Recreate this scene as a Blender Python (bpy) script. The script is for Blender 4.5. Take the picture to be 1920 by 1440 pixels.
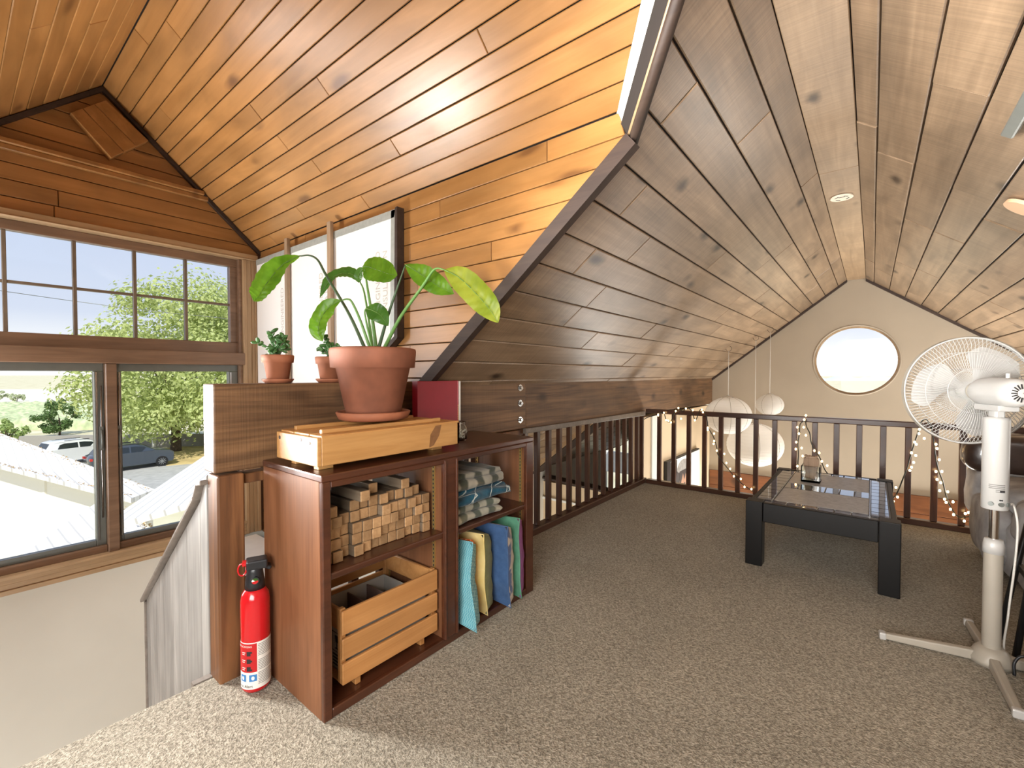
import bpy, bmesh, math, random
from mathutils import Vector, Matrix, Euler
from math import sin, cos, pi, radians, sqrt, atan2, tan

# ---------------------------------------------------------------- clear
for o in list(bpy.data.objects): bpy.data.objects.remove(o, do_unlink=True)
SC = bpy.context.scene
COL = SC.collection
rnd = random.Random(7)

# ---------------------------------------------------------------- camera
cd = bpy.data.cameras.new('camera'); cam = bpy.data.objects.new('camera', cd); COL.objects.link(cam)
cd.sensor_width = 36.0; cd.lens = 845.0 / 1920.0 * 36.0; cd.clip_start = 0.02; cd.clip_end = 3000
CAMZ = 1.05; YAW = radians(38.6); PITCH = math.atan(19 / 845.0)
cam.location = (0, 0, CAMZ); cam.rotation_euler = (pi / 2 - PITCH, 0, YAW)
SC.camera = cam

# ---------------------------------------------------------------- world / sun / added fill lights / exposure
W = bpy.data.worlds.new('sky'); SC.world = W; W.use_nodes = True
wn = W.node_tree; wn.nodes.clear()
SUN_AZ = radians(128); SUN_EL = radians(46)          # azimuth clockwise from +Y towards +X
def wnode(t, **kw):
    n = wn.nodes.new(t)
    for k, v in kw.items(): setattr(n, k, v)
    return n
geo = wnode('ShaderNodeNewGeometry'); sep = wnode('ShaderNodeSeparateXYZ'); wn.links.new(geo.outputs['Incoming'], sep.inputs[0])
neg = wnode('ShaderNodeMath', operation='MULTIPLY'); neg.inputs[1].default_value = -1.0; wn.links.new(sep.outputs[2], neg.inputs[0])
rp = wnode('ShaderNodeValToRGB'); wn.links.new(neg.outputs[0], rp.inputs[0])
els = rp.color_ramp.elements
for p, c in ((0.0, (1.25, 1.22, 1.18)), (.045, (1.05, 1.06, 1.08)), (.10, (.74, .81, .97)), (.30, (.62, .72, .95)), (1.0, (.30, .44, .80))):
    e = els.new(p) if p not in (0.0, 1.0) else els[0 if p == 0.0 else -1]; e.color = c + (1,)
SKY_STRENGTH = 1.0
bg = wn.nodes.new('ShaderNodeBackground'); wo = wn.nodes.new('ShaderNodeOutputWorld')
bg.inputs['Strength'].default_value = SKY_STRENGTH
wn.links.new(rp.outputs[0], bg.inputs[0]); wn.links.new(bg.outputs[0], wo.inputs[0])

sd = bpy.data.lights.new('sun', 'SUN'); sun = bpy.data.objects.new('sun', sd); COL.objects.link(sun)
sd.energy = 4.8; sd.angle = radians(0.6); sd.color = (1.0, 0.95, 0.86)
sdir = Vector((sin(SUN_AZ) * cos(SUN_EL), cos(SUN_AZ) * cos(SUN_EL), sin(SUN_EL)))
sun.rotation_euler = sdir.to_track_quat('Z', 'Y').to_euler(); sun.location = (5, 5, 30)

def area(name, loc, target, sx, sy, power, color=(1, 1, 1), spread=180):
    l = bpy.data.lights.new(name, 'AREA'); l.shape = 'RECTANGLE'; l.size = sx; l.size_y = sy
    l.energy = power; l.color = color; l.spread = radians(spread)
    o = bpy.data.objects.new(name, l); COL.objects.link(o); o.location = loc
    o.rotation_euler = (Vector(target) - Vector(loc)).to_track_quat('-Z', 'Y').to_euler()
    return o
area('fill_rear', (0.15, -1.2, 1.25), (-0.9, 2.2, 0.7), 1.7, 1.4, 118, (1.0, 0.985, 0.96))  # added fill behind the camera for the loft's general brightness, no window there
area('fill_dormer_side', (-3.40, -0.17, 1.0), (-1.8, 1.3, 1.1), 0.20, 1.7, 21, (0.96, 0.98, 1.0))  # tall added fill, out of view beside the window, brightens the cheek boards
area('fill_dormer_up', (-2.75, -0.18, 1.10), (1.0, 1.6, 1.5), 0.5, 0.8, 22, (1.0, 0.985, 0.95), 44)  # unseen fill added to brighten the right ceiling slope
area('fill_rear_left', (-1.45, -1.25, 0.75), (0.7, 3.0, 1.95), 0.5, 0.8, 27, (1.0, 0.985, 0.95), 50)  # second added fill behind the camera, also for the right slope
area('fill_dormer_floor', (-2.9, -0.15, 1.35), (-1.35, 0.15, 0.0), 0.4, 0.4, 13, (1.0, 0.99, 0.96), 60)  # narrow added fill that brightens the carpet near the stairs
area('fill_dormer_low', (-3.25, -0.14, 0.15), (-2.0, 1.0, 2.4), 0.5, 0.3, 15, (1.0, 0.98, 0.94), 75)  # out-of-view fill added to lift the dormer ceiling
area('fill_aisle', (-2.45, 3.0, -1.7), (-2.5, 3.3, 0.4), 0.9, 2.2, 34, (1.0, 0.97, 0.9))  # added fill hidden below the floor edge, brightens the side aisle
area('fill_lower_room', (-0.1, 6.28, -1.25), (-0.1, 4.2, 0.9), 3.0, 0.55, 120, (1.0, 0.98, 0.92))  # added fill in place of daylight rising from the lower room's windows
area('fill_void_right', (1.50, 5.0, 0.25), (-0.6, 4.5, 1.8), 1.6, 0.4, 70, (1.0, 0.98, 0.92))  # added off-view fill for the left slope and ridge near the gable
area('fill_stairwell', (-1.95, -0.20, -1.3), (-3.5, 0.5, -0.6), 0.6, 0.9, 36, (1.0, 0.98, 0.93))  # added fill for the wall below the dormer window
area('fill_loft_right', (1.45, 3.3, 1.2), (-0.6, 3.4, 1.2), 0.6, 1.6, 14, (1.0, 0.96, 0.9))  # unseen fill added at the right, thrown across the loft

SC.view_settings.view_transform = 'Standard'; SC.view_settings.look = 'None'
SC.view_settings.gamma = 1.0; SC.view_settings.use_curve_mapping = False
SC.view_settings.exposure = 0.0

# ---------------------------------------------------------------- helpers
V = Vector
def at(u, v, depth):
    """point seen at pixel (u,v) of the 1920x1440 frame at a given depth along the optical axis"""
    R = V((cos(YAW), sin(YAW), 0)); f0 = V((-sin(YAW), cos(YAW), 0)); k = V((0, 0, 1))
    fw = f0 * cos(PITCH) - k * sin(PITCH); up = k * cos(PITCH) + f0 * sin(PITCH)
    return V((0, 0, CAMZ)) + (R * ((u - 960) / 845) + up * ((720 - v) / 845) + fw) * depth

class MB:
    def __init__(s): s.v = []; s.f = []; s.sm = []
    def add(s, vs, fs, smooth=False):
        b = len(s.v); s.v += [V(p) for p in vs]
        for f in fs: s.f.append([i + b for i in f]); s.sm.append(smooth)
        return s
    def hexa(s, p):            # p: 4 bottom (ccw from above), 4 top
        return s.add(p, [(3, 2, 1, 0), (4, 5, 6, 7), (0, 1, 5, 4), (1, 2, 6, 5), (2, 3, 7, 6), (3, 0, 4, 7)])
    def box(s, x0, x1, y0, y1, z0, z1):
        return s.hexa([(x0, y0, z0), (x1, y0, z0), (x1, y1, z0), (x0, y1, z0), (x0, y0, z1), (x1, y0, z1), (x1, y1, z1), (x0, y1, z1)])
    def obox(s, c, ax, ay, az, lx, ly, lz):
        c = V(c); ax = V(ax).normalized(); ay = V(ay).normalized(); az = V(az).normalized()
        P = []
        for k in (-.5, .5):
            for i, j in ((-.5, -.5), (.5, -.5), (.5, .5), (-.5, .5)):
                P.append(c + ax * (i * lx) + ay * (j * ly) + az * (k * lz))
        return s.hexa(P)
    def cyl(s, p0, p1, r0, r1=None, n=16, cap=True, smooth=True):
        r1 = r0 if r1 is None else r1
        p0 = V(p0); p1 = V(p1); d = (p1 - p0).normalized()
        a = d.orthogonal().normalized(); b = d.cross(a)
        vs = []
        for p, r in ((p0, r0), (p1, r1)):
            for i in range(n):
                t = 2 * pi * i / n; vs.append(p + a * (r * cos(t)) + b * (r * sin(t)))
        s.add(vs, [(i, (i + 1) % n, n + (i + 1) % n, n + i) for i in range(n)], smooth)
        if cap:
            s.add(vs[:n], [list(range(n))[::-1]]); s.add(vs[n:], [list(range(n))])
        return s
    def tube(s, pts, r, n=8, closed=False, cap=True):
        pts = [V(p) for p in pts]; m = len(pts); rs = r if isinstance(r, (list, tuple)) else [r] * m
        vs = []; a = None
        for i, p in enumerate(pts):
            if closed: d = pts[(i + 1) % m] - pts[i - 1]
            else: d = pts[min(i + 1, m - 1)] - pts[max(i - 1, 0)]
            d = d.normalized() if d.length > 1e-9 else V((0, 0, 1))
            if a is None: a = d.orthogonal().normalized()
            else:
                a = a - d * a.dot(d); a = a.normalized() if a.length > 1e-6 else d.orthogonal().normalized()
            b = d.cross(a)
            for k in range(n):
                t = 2 * pi * k / n; vs.append(p + (a * cos(t) + b * sin(t)) * rs[i])
        fs = []
        for i in range(m if closed else m - 1):
            j = (i + 1) % m
            for k in range(n): fs.append((i * n + k, i * n + (k + 1) % n, j * n + (k + 1) % n, j * n + k))
        if cap and not closed: fs += [list(range(n))[::-1], [(m - 1) * n + k for k in range(n)]]
        return s.add(vs, fs, True)
    def lathe(s, prof, c=(0, 0, 0), n=32, axis='Z', smooth=True, mat=None):
        c = V(c); vs = []
        for r, z in prof:
            for i in range(n):
                t = 2 * pi * i / n; p = V((r * cos(t), r * sin(t), z))
                vs.append(c + (mat @ p if mat is not None else p))
        fs = []
        for j in range(len(prof) - 1):
            for i in range(n):
                fs.append((j * n + i, j * n + (i + 1) % n, (j + 1) * n + (i + 1) % n, (j + 1) * n + i))
        return s.add(vs, fs, smooth)
    def grid(s, fn, nu, nv, smooth=True, wrap_u=False, wrap_v=False):
        vs = [fn(i / nu, j / nv) for j in range(nv + (0 if wrap_v else 1)) for i in range(nu + (0 if wrap_u else 1))]
        mu = nu if wrap_u else nu + 1; mv = nv if wrap_v else nv + 1; fs = []
        for j in range(nv):
            for i in range(nu):
                a = j * mu + i; b = j * mu + (i + 1) % mu; c = ((j + 1) % mv) * mu + (i + 1) % mu; d = ((j + 1) % mv) * mu + i
                fs.append((a, b, c, d))
        return s.add(vs, fs, smooth)
    def ball(s, c, r, n=12, m=8, sc=(1, 1, 1)):
        c = V(c)
        return s.grid(lambda u, v: c + V((r * sc[0] * cos(2 * pi * u) * sin(pi * v), r * sc[1] * sin(2 * pi * u) * sin(pi * v), -r * sc[2] * cos(pi * v))), n, m, True, True)
    def superbox(s, c, size, e=0.35, n=24, m=14, ax=None):
        c = V(c); a, b, d = [q / 2 for q in size]; M = ax or Matrix.Identity(3)
        sg = lambda w, k: math.copysign(abs(w) ** k, w)
        def fn(u, v):
            t = 2 * pi * u; p = pi * (v - .5)
            return c + M @ V((a * sg(cos(p), e) * sg(cos(t), e), b * sg(cos(p), e) * sg(sin(t), e), d * sg(sin(p), e)))
        return s.grid(fn, n, m, True, True)
    def build(s, name, mat=None, parent=None, bevel=0, seg=1, local=False, sub=0, kind=None, noshift=False):
        off = V((0, 0, 0))
        if parent is not None:
            if not local: off = world_loc(parent)
        elif not noshift and s.v:
            xs = [p.x for p in s.v]; ys = [p.y for p in s.v]; zs = [p.z for p in s.v]
            off = V(((min(xs) + max(xs)) / 2, (min(ys) + max(ys)) / 2, min(zs)))
        me = bpy.data.meshes.new(name); me.from_pydata([p - off for p in s.v], [], s.f)
        me.polygons.foreach_set('use_smooth', s.sm); 
        bm = bmesh.new(); bm.from_mesh(me); bmesh.ops.recalc_face_normals(bm, faces=bm.faces)
        if bevel:
            es = [e for e in bm.edges if len(e.link_faces) == 2 and e.calc_face_angle(0) > 0.5]
            bmesh.ops.bevel(bm, geom=es, offset=bevel, segments=seg, affect='EDGES', profile=0.5, clamp_overlap=True)
        bm.to_mesh(me); bm.free(); me.update()
        o = bpy.data.objects.new(name, me); COL.objects.link(o)
        if mat: me.materials.append(mat)
        if parent is not None: o.parent = parent
        else: o.location = off
        if sub:
            md = o.modifiers.new('sub', 'SUBSURF'); md.levels = sub; md.render_levels = sub
        if kind: o['kind'] = kind
        return o

def world_loc(o):
    l = V(o.location)
    while o.parent is not None:
        o = o.parent; l = l + V(o.location)
    return l
def tag(o, label=None, cat=None, group=None, kind=None):
    if label: o['label'] = label
    if cat: o['category'] = cat
    if group: o['group'] = group
    if kind: o['kind'] = kind
    return o
def thing(name, loc, label, cat, group=None, rz=0):
    o = bpy.data.objects.new(name, None); COL.objects.link(o); o.location = loc; o.empty_display_size = .1
    o.rotation_euler = (0, 0, rz)
    return tag(o, label, cat, group)
def struct(o, label=None): 
    o['kind'] = 'structure'
    if label: o['label'] = label
    return o
def copy_tree(o, parent=None):
    c = o.copy(); COL.objects.link(c); c.parent = parent
    for ch in list(o.children): copy_tree(ch, c)
    return c

# ---------------------------------------------------------------- materials
def lin(r, g, b):
    f = lambda c: (c / 255 / 12.92) if c <= 10.3 else ((c / 255 + .055) / 1.055) ** 2.4
    return (f(r), f(g), f(b), 1)
class NT:
    def __init__(s, name):
        s.m = bpy.data.materials.new(name); s.m.use_nodes = True; s.t = s.m.node_tree; s.t.nodes.clear()
        s.out = s.n('ShaderNodeOutputMaterial'); s.b = s.n('ShaderNodeBsdfPrincipled'); s.l(s.b.outputs[0], s.out.inputs[0])
    def n(s, typ, **kw):
        nd = s.t.nodes.new(typ)
        for k, v in kw.items():
            if k.startswith('i_'): nd.inputs[k[2:].replace('_', ' ')].default_value = v
            else: setattr(nd, k, v)
        return nd
    def l(s, a, b): s.t.links.new(a, b)
    def ramp(s, fac, stops):
        r = s.n('ShaderNodeValToRGB'); e = r.color_ramp.elements
        while len(e) < len(stops): e.new(.5)
        for i, (p, c) in enumerate(stops): e[i].position = p; e[i].color = c
        s.l(fac, r.inputs[0]); return r.outputs[0]
    def mix(s, fac, a, b, mode='MIX'):
        m = s.n('ShaderNodeMix', data_type='RGBA', blend_type=mode)
        for i, x in ((0, fac), (6, a), (7, b)):
            if isinstance(x, (int, float, tuple)): m.inputs[i].default_value = x
            else: s.l(x, m.inputs[i])
        return m.outputs[2]
    def coord(s, scale=(1, 1, 1), rand=True, kind='Object'):
        tc = s.n('ShaderNodeTexCoord'); src = tc.outputs[kind]
        if rand:
            oi = s.n('ShaderNodeObjectInfo'); mu = s.n('ShaderNodeVectorMath', operation='MULTIPLY_ADD')
            s.l(oi.outputs['Random'], mu.inputs[0]); mu.inputs[1].default_value = (37, 19, 53); s.l(src, mu.inputs[2]); src = mu.outputs[0]
        mp = s.n('ShaderNodeMapping'); mp.inputs['Scale'].default_value = scale; s.l(src, mp.inputs[0])
        return mp.outputs[0]
    def noise(s, vec, scale=1, detail=4, rough=.5, dist=0):
        n = s.n('ShaderNodeTexNoise', i_Scale=scale, i_Detail=detail, i_Roughness=rough, i_Distortion=dist)
        s.l(vec, n.inputs['Vector']); return n.outputs['Fac']
    def bump(s, h, strength=.2, dist=.01):
        b = s.n('ShaderNodeBump', i_Strength=strength, i_Distance=dist); s.l(h, b.inputs['Height']); s.l(b.outputs[0], s.b.inputs['Normal'])
    def set(s, **kw):
        for k, v in kw.items():
            nm = k.replace('_', ' '); s.b.inputs[nm].default_value = v
        return s
def plain(name, col, rough=.5, metal=0, noise=0, nscale=20, bump=0, spec=.5, coat=0, emit=None, estr=0):
    N = NT(name); N.set(Roughness=rough, Metallic=metal); N.b.inputs['Specular IOR Level'].default_value = spec
    N.b.inputs['Coat Weight'].default_value = coat
    vec = N.coord((nscale,) * 3)
    nz = N.noise(vec, 1, 3)
    a = tuple(c * (1 - noise) for c in col[:3]) + (1,); b = tuple(min(1, c * (1 + noise)) for c in col[:3]) + (1,)
    N.l(N.ramp(nz, [(.3, a), (.7, b)]), N.b.inputs['Base Color'])
    if bump: N.bump(nz, bump)
    if emit: N.b.inputs['Emission Color'].default_value = emit; N.b.inputs['Emission Strength'].default_value = estr
    return N.m
def wood(name, dark, light, rough=.4, scale=(1.6, 26, 26), mott=.25, tint=.28, knots=0, knotcol=None, bump=.12, saw=0, coat=0, kscale=(2.6, 6, 2), spec=.5, axis='X', contrast=(.3, .72)):
    N = NT(name); N.set(Roughness=rough); N.b.inputs['Coat Weight'].default_value = coat; N.b.inputs['Coat Roughness'].default_value = .25
    N.b.inputs['Specular IOR Level'].default_value = spec
    perm = {'X': lambda t: t, 'Y': lambda t: (t[1], t[0], t[2]), 'Z': lambda t: (t[1], t[2], t[0])}[axis]
    g = N.noise(N.coord(perm(scale)), 1, 6, .6, 1.1)
    col = N.ramp(g, [(contrast[0], dark), (contrast[1], light)])
    mo = N.noise(N.coord(perm((2.2, 7, 7))), 1, 3, .5, .6)
    mr = N.ramp(mo, [(.3, (1 - mott,) * 3 + (1,)), (.7, (1 + mott * .4,) * 3 + (1,))])
    col = N.mix(1.0, col, mr, 'MULTIPLY')
    h = g
    if knots:
        vo = N.n('ShaderNodeTexVoronoi', i_Scale=1.0, i_Randomness=1.0); 
        wv = N.n('ShaderNodeMix', data_type='VECTOR')
        cv = N.coord(perm(kscale)); nv = N.n('ShaderNodeTexNoise', i_Scale=3.0, i_Detail=2.0); N.l(cv, nv.inputs['Vector'])
        wv.inputs[0].default_value = .12; N.l(cv, wv.inputs[4]); N.l(nv.outputs['Color'], wv.inputs[5]); N.l(wv.outputs[1], vo.inputs['Vector'])
        kf = N.ramp(vo.outputs['Distance'], [(.0, (1, 1, 1, 1)), (.07, (.85, .85, .85, 1)), (.15 + .05 * knots, (0, 0, 0, 1))])
        km = N.noise(N.coord(perm((.7, .7, .7))), 2.2, 1)
        kk = N.ramp(km, [(.5 - .1 * knots, (0, 0, 0, 1)), (.56 - .1 * knots, (1, 1, 1, 1))])
        kf = N.mix(1.0, kf, kk, 'MULTIPLY')
        col = N.mix(kf, col, knotcol or tuple(c * .25 for c in dark[:3]) + (1,))
    if saw:
        sw = N.noise(N.coord(perm((150, 2.2, 2.2))), 1, 2, .5, .3)
        col = N.mix(saw, col, N.mix(1.0, col, N.ramp(sw, [(.35, (.62, .62, .62, 1)), (.65, (1.2, 1.2, 1.2, 1))]), 'MULTIPLY'))
        ad = N.n('ShaderNodeMath', operation='ADD'); N.l(g, ad.inputs[0]); N.l(sw, ad.inputs[1]); h = ad.outputs[0]
    oi = N.n('ShaderNodeObjectInfo'); hs = N.n('ShaderNodeHueSaturation')
    ma = N.n('ShaderNodeMath', operation='MULTIPLY_ADD'); N.l(oi.outputs['Random'], ma.inputs[0]); ma.inputs[1].default_value = tint; ma.inputs[2].default_value = 1 - tint / 2
    N.l(ma.outputs[0], hs.inputs['Value']); N.l(col, hs.inputs['Color']); N.l(hs.outputs[0], N.b.inputs['Base Color'])
    if bump: N.bump(h, bump, .004)
    return N.m

M = {}
M['dormer_wood'] = wood('dormer_wood', (.30, .135, .038, 1), (.44, .22, .075, 1), .30, (1.2, 16, 16), .3, .15, .35, (.14, .06, .02, 1), .04, kscale=(2.0, 7, 2), contrast=(.2, .8))
M['loft_wood'] = wood('loft_wood', (.22, .145, .088, 1), (.38, .262, .165, 1), .34, (1.0, 18, 18), .3, .22, 1.3, (.022, .012, .007, 1), .10, saw=.4, kscale=(3.0, 6, 2), contrast=(.2, .8))
M['ridge_wood'] = wood('ridge_wood', (.30, .195, .11, 1), (.42, .285, .17, 1), .42, (1.0, 18, 18), .2, .12, .6, (.05, .03, .015, 1), .08, saw=.3, axis='Y', kscale=(3, 6, 2))
M['beam_wood'] = wood('beam_wood', (.075, .036, .017, 1), (.25, .135, .062, 1), .5, (1.1, 30, 36), .35, .1, .9, (.03, .014, .007, 1), .3, saw=.15, axis='Y', kscale=(2.6, 5, 5), contrast=(.30, .72))
M['post_wood'] = wood('post_wood', (.065, .024, .010, 1), (.24, .105, .040, 1), .5, (1.0, 13, 13), .3, .1, .9, (.03, .012, .005, 1), .3, axis='Z', kscale=(2.6, 7, 7), contrast=(.36, .64))
M['trim_dark'] = wood('trim_dark', (.030, .016, .011, 1), (.055, .032, .021, 1), .65, (2, 30, 30), .2, .1, 0, None, .05)
M['rail_wood'] = wood('rail_wood', (.040, .015, .009, 1), (.085, .035, .019, 1), .3, (40, 40, 3), .2, .2, 0, None, .04, coat=.25)
M['rail_wood_y'] = wood('rail_wood_y', (.050, .019, .011, 1), (.10, .042, .023, 1), .3, (2, 30, 30), .2, .1, 0, None, .04, axis='Y', coat=.25)
M['rail_wood_x'] = wood('rail_wood_x', (.040, .015, .009, 1), (.085, .035, .019, 1), .3, (2, 30, 30), .2, .1, 0, None, .04, coat=.25)
M['case_wood'] = wood('case_wood', (.165, .066, .029, 1), (.245, .105, .048, 1), .48, (2, 40, 40), .2, .06, 0, None, .03, axis='Z', spec=.3)
M['case_front'] = wood('case_front', (.055, .017, .008, 1), (.10, .032, .014, 1), .3, (2, 30, 30), .3, .1, 0, None, .04, axis='Y', coat=.3)
M['pine'] = wood('pine', (.43, .21, .062, 1), (.58, .32, .115, 1), .42, (1.6, 30, 30), .15, .12, .5, (.16, .07, .025, 1), .05, axis='Y', kscale=(2.4, 6, 6))
M['crate_wood'] = wood('crate_wood', (.42, .185, .055, 1), (.56, .28, .10, 1), .42, (1.6, 30, 30), .15, .15, .4, (.15, .06, .02, 1), .05, axis='Y', kscale=(2.4, 6, 6))
M['block_wood'] = wood('block_wood', (.34, .19, .085, 1), (.50, .31, .155, 1), .6, (4, 40, 40), .3, .5, 0, None, .1)
def weather_sides(mat):        # the long faces of the blocks are greyed, the sawn ends are not
    t = mat.node_tree; b = [n for n in t.nodes if n.type == 'BSDF_PRINCIPLED'][0]; src = b.inputs['Base Color'].links[0].from_socket
    tc = t.nodes.new('ShaderNodeTexCoord'); sp = t.nodes.new('ShaderNodeSeparateXYZ'); ab = t.nodes.new('ShaderNodeMath'); ab.operation = 'ABSOLUTE'; gt = t.nodes.new('ShaderNodeMath'); gt.operation = 'LESS_THAN'; gt.inputs[1].default_value = .0895
    mx = t.nodes.new('ShaderNodeMix'); mx.data_type = 'RGBA'; mx.blend_type = 'MULTIPLY'; ml = t.nodes.new('ShaderNodeMath'); ml.operation = 'MULTIPLY'; ml.inputs[1].default_value = 1.0
    L = t.links.new; L(tc.outputs['Object'], sp.inputs[0]); L(sp.outputs[0], ab.inputs[0]); L(ab.outputs[0], gt.inputs[0]); L(gt.outputs[0], mx.inputs[0]); L(src, mx.inputs[6]); mx.inputs[7].default_value = (.42, .52, .72, 1); L(mx.outputs[2], b.inputs['Base Color'])
weather_sides(M['block_wood'])
M['carving_wood'] = wood('carving_wood', (.20, .12, .07, 1), (.36, .24, .15, 1), .6, (30, 30, 4), .3, .2)
M['window_wood'] = wood('window_wood', (.17, .10, .06, 1), (.26, .16, .10, 1), .35, (2, 25, 25), .2, .1, 0, None, .04, axis='Y')
M['casing_wood'] = wood('casing_wood', (.36, .235, .125, 1), (.50, .34, .19, 1), .4, (2, 30, 30), .15, .1, 0, None, .04, axis='Y')
M['casing_wood_z'] = wood('casing_wood_z', (.36, .235, .125, 1), (.50, .34, .19, 1), .4, (2, 30, 30), .15, .1, 0, None, .04, axis='Z')
M['laminate'] = wood('laminate', (.23, .222, .21, 1), (.43, .415, .39, 1), .45, (1.2, 22, 22), .3, .14, 0, None, .03, axis='Z')
M['laminate_trim'] = wood('laminate_trim', (.16, .135, .115, 1), (.25, .215, .185, 1), .45, (2, 30, 30), .2, .05, 0, None, .05)
M['wainscot'] = wood('wainscot', (.15, .052, .018, 1), (.23, .085, .03, 1), .4, (1.6, 24, 24), .3, .1, .3, None, .05)
M['slat_wood'] = wood('slat_wood', (.30, .17, .085, 1), (.42, .26, .14, 1), .5, (20, 20, 2), .2, .2)
M['knot_brown'] = wood('knot_brown', (.16, .07, .025, 1), (.27, .13, .05, 1), .45, (14, 6, 14), .2, .05, axis='Y')
M['groove'] = plain('groove', (.014, .008, .005, 1), .8)
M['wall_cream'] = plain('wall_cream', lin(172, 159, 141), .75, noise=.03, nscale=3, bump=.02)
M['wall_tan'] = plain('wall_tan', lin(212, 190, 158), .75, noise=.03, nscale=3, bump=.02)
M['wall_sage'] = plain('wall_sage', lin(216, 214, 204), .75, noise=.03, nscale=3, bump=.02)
M['white_wall'] = plain('white_wall', lin(226, 226, 220), .7, noise=.02)
M['header_cream'] = plain('header_cream', lin(240, 228, 205), .8, noise=.02)
M['alu_grey'] = plain('alu_grey', lin(118, 122, 118), .38, .3, .05)
M['muntin'] = plain('muntin', lin(112, 98, 82), .45, 0, .1)
M['steel'] = plain('steel', lin(190, 192, 194), .25, 1.0, .05)
M['white_plastic'] = plain('white_plastic', lin(192, 191, 188), .3, 0, .02, coat=.2)
M['grey_plastic'] = plain('grey_plastic', lin(172, 165, 152), .35, 0, .03)
M['chrome'] = plain('chrome', lin(215, 215, 215), .12, 1.0)
M['black_plastic'] = plain('black_plastic', lin(34, 36, 40), .35)
M['black_metal'] = plain('black_metal', lin(22, 22, 24), .4)
M['table_black'] = plain('table_black', (.006, .0055, .0055, 1), .42, 0, .1, 30, spec=.3)
M['tile_black'] = plain('tile_black', (.03, .03, .034, 1), .07, 0, .1, 8, bump=.10, spec=1.0, coat=1)
M['tile_grout'] = plain('tile_grout', lin(120, 122, 126), .5)
M['ext_red'] = plain('ext_red', (.55, .008, .014, 1), .18, 0, .03, coat=.4)
M['label_red'] = plain('label_red', (.50, .012, .016, 1), .35)
M['label_white'] = plain('label_white', lin(232, 230, 224), .5)
M['ink_grey'] = plain('ink_grey', lin(120, 118, 114), .6)
M['ink_dark'] = plain('ink_dark', lin(36, 36, 38), .6)
M['ink_blue'] = plain('ink_blue', lin(60, 128, 190), .5)
M['faint_ink'] = plain('faint_ink', lin(196, 190, 182), .7)
M['terracotta'] = plain('terracotta', (.30, .105, .05, 1), .75, 0, .25, 9, bump=.05)
M['terracotta_dark'] = plain('terracotta_dark', (.24, .085, .045, 1), .75, 0, .25, 9, bump=.05)
M['soil'] = plain('soil', (.03, .018, .01, 1), .95, 0, .4, 60, bump=.4)
M['book_red'] = plain('book_red', (.30, .006, .022, 1), .38, 0, .05)
M['book_spine'] = plain('book_spine', (.36, .012, .02, 1), .4)
M['gold'] = plain('gold', (.70, .50, .18, 1), .35, .8)
M['paper'] = plain('paper', lin(238, 236, 230), .7)
M['panel_white'] = plain('panel_white', lin(236, 234, 230), .6, 0, .02, 2)
M['foil'] = plain('foil', lin(168, 172, 166), .4, .2, .1, 40)
M['batten'] = wood('batten', (.28, .19, .11, 1), (.40, .28, .18, 1), .5, (2, 30, 30), .2, .1, axis='Z')
M['cardboard_grey'] = plain('cardboard_grey', lin(176, 172, 164), .7, 0, .04)
M['cardboard_inner'] = plain('cardboard_inner', lin(120, 96, 86), .8, 0, .06)
M['leather'] = plain('leather', (.038, .022, .017, 1), .3, 0, .25, 25, bump=.12, coat=.25)
M['plush'] = plain('plush', lin(150, 148, 148), .85, 0, .35, 9, bump=.25)
M['wire_dark'] = plain('wire_dark', (.015, .018, .012, 1), .5)
M['cord_white'] = plain('cord_white', lin(225, 222, 215), .4)
M['bulb'] = plain('bulb', (1, .8, .5, 1), .3, emit=(1.0, .62, .26, 1), estr=16)
M['cabinet_wood'] = wood('cabinet_wood', (.42, .30, .20, 1), (.52, .39, .27, 1), .4, (2, 30, 30), .1, .05, axis='Z')
M['brass_disc'] = plain('brass_disc', lin(228, 188, 150), .45)
M['cap_white'] = plain('cap_white', lin(236, 222, 202), .5)
M['tread'] = plain('tread', lin(20, 20, 22), .7)
M['car_paint'] = plain('car_paint', lin(70, 78, 88), .25, .4, .03, coat=.6)
M['car_white'] = plain('car_white', lin(226, 228, 230), .25, .1, .03, coat=.6)
M['car_glass'] = plain('car_glass', lin(38, 44, 48), .08)
M['tail_red'] = plain('tail_red', (.5, .03, .02, 1), .3)
M['asphalt'] = plain('asphalt', lin(178, 176, 170), .9, 0, .12, 3)
M['bark'] = plain('bark', (.10, .07, .045, 1), .9, 0, .4, 12, bump=.5)
M['shed_white'] = plain('shed_white', lin(240, 236, 226), .8, 0, .02)
M['carport_grey'] = plain('carport_grey', lin(150, 146, 140), .8, 0, .06)
M['concrete'] = plain('concrete', lin(226, 224, 218), .85, 0, .06, 5)
M['dry_leaf'] = plain('dry_leaf', lin(186, 158, 112), .9, 0, .4, 30)
M['skin_print'] = plain('skin_print', lin(176, 132, 104), .6, 0, .12, 12)
M['hair_print'] = plain('hair_print', lin(52, 42, 38), .6, 0, .2, 14)
M['hat_print'] = plain('hat_print', lin(150, 146, 142), .6, 0, .25, 20)
M['frame_black'] = plain('frame_black', lin(34, 34, 36), .4)

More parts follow.
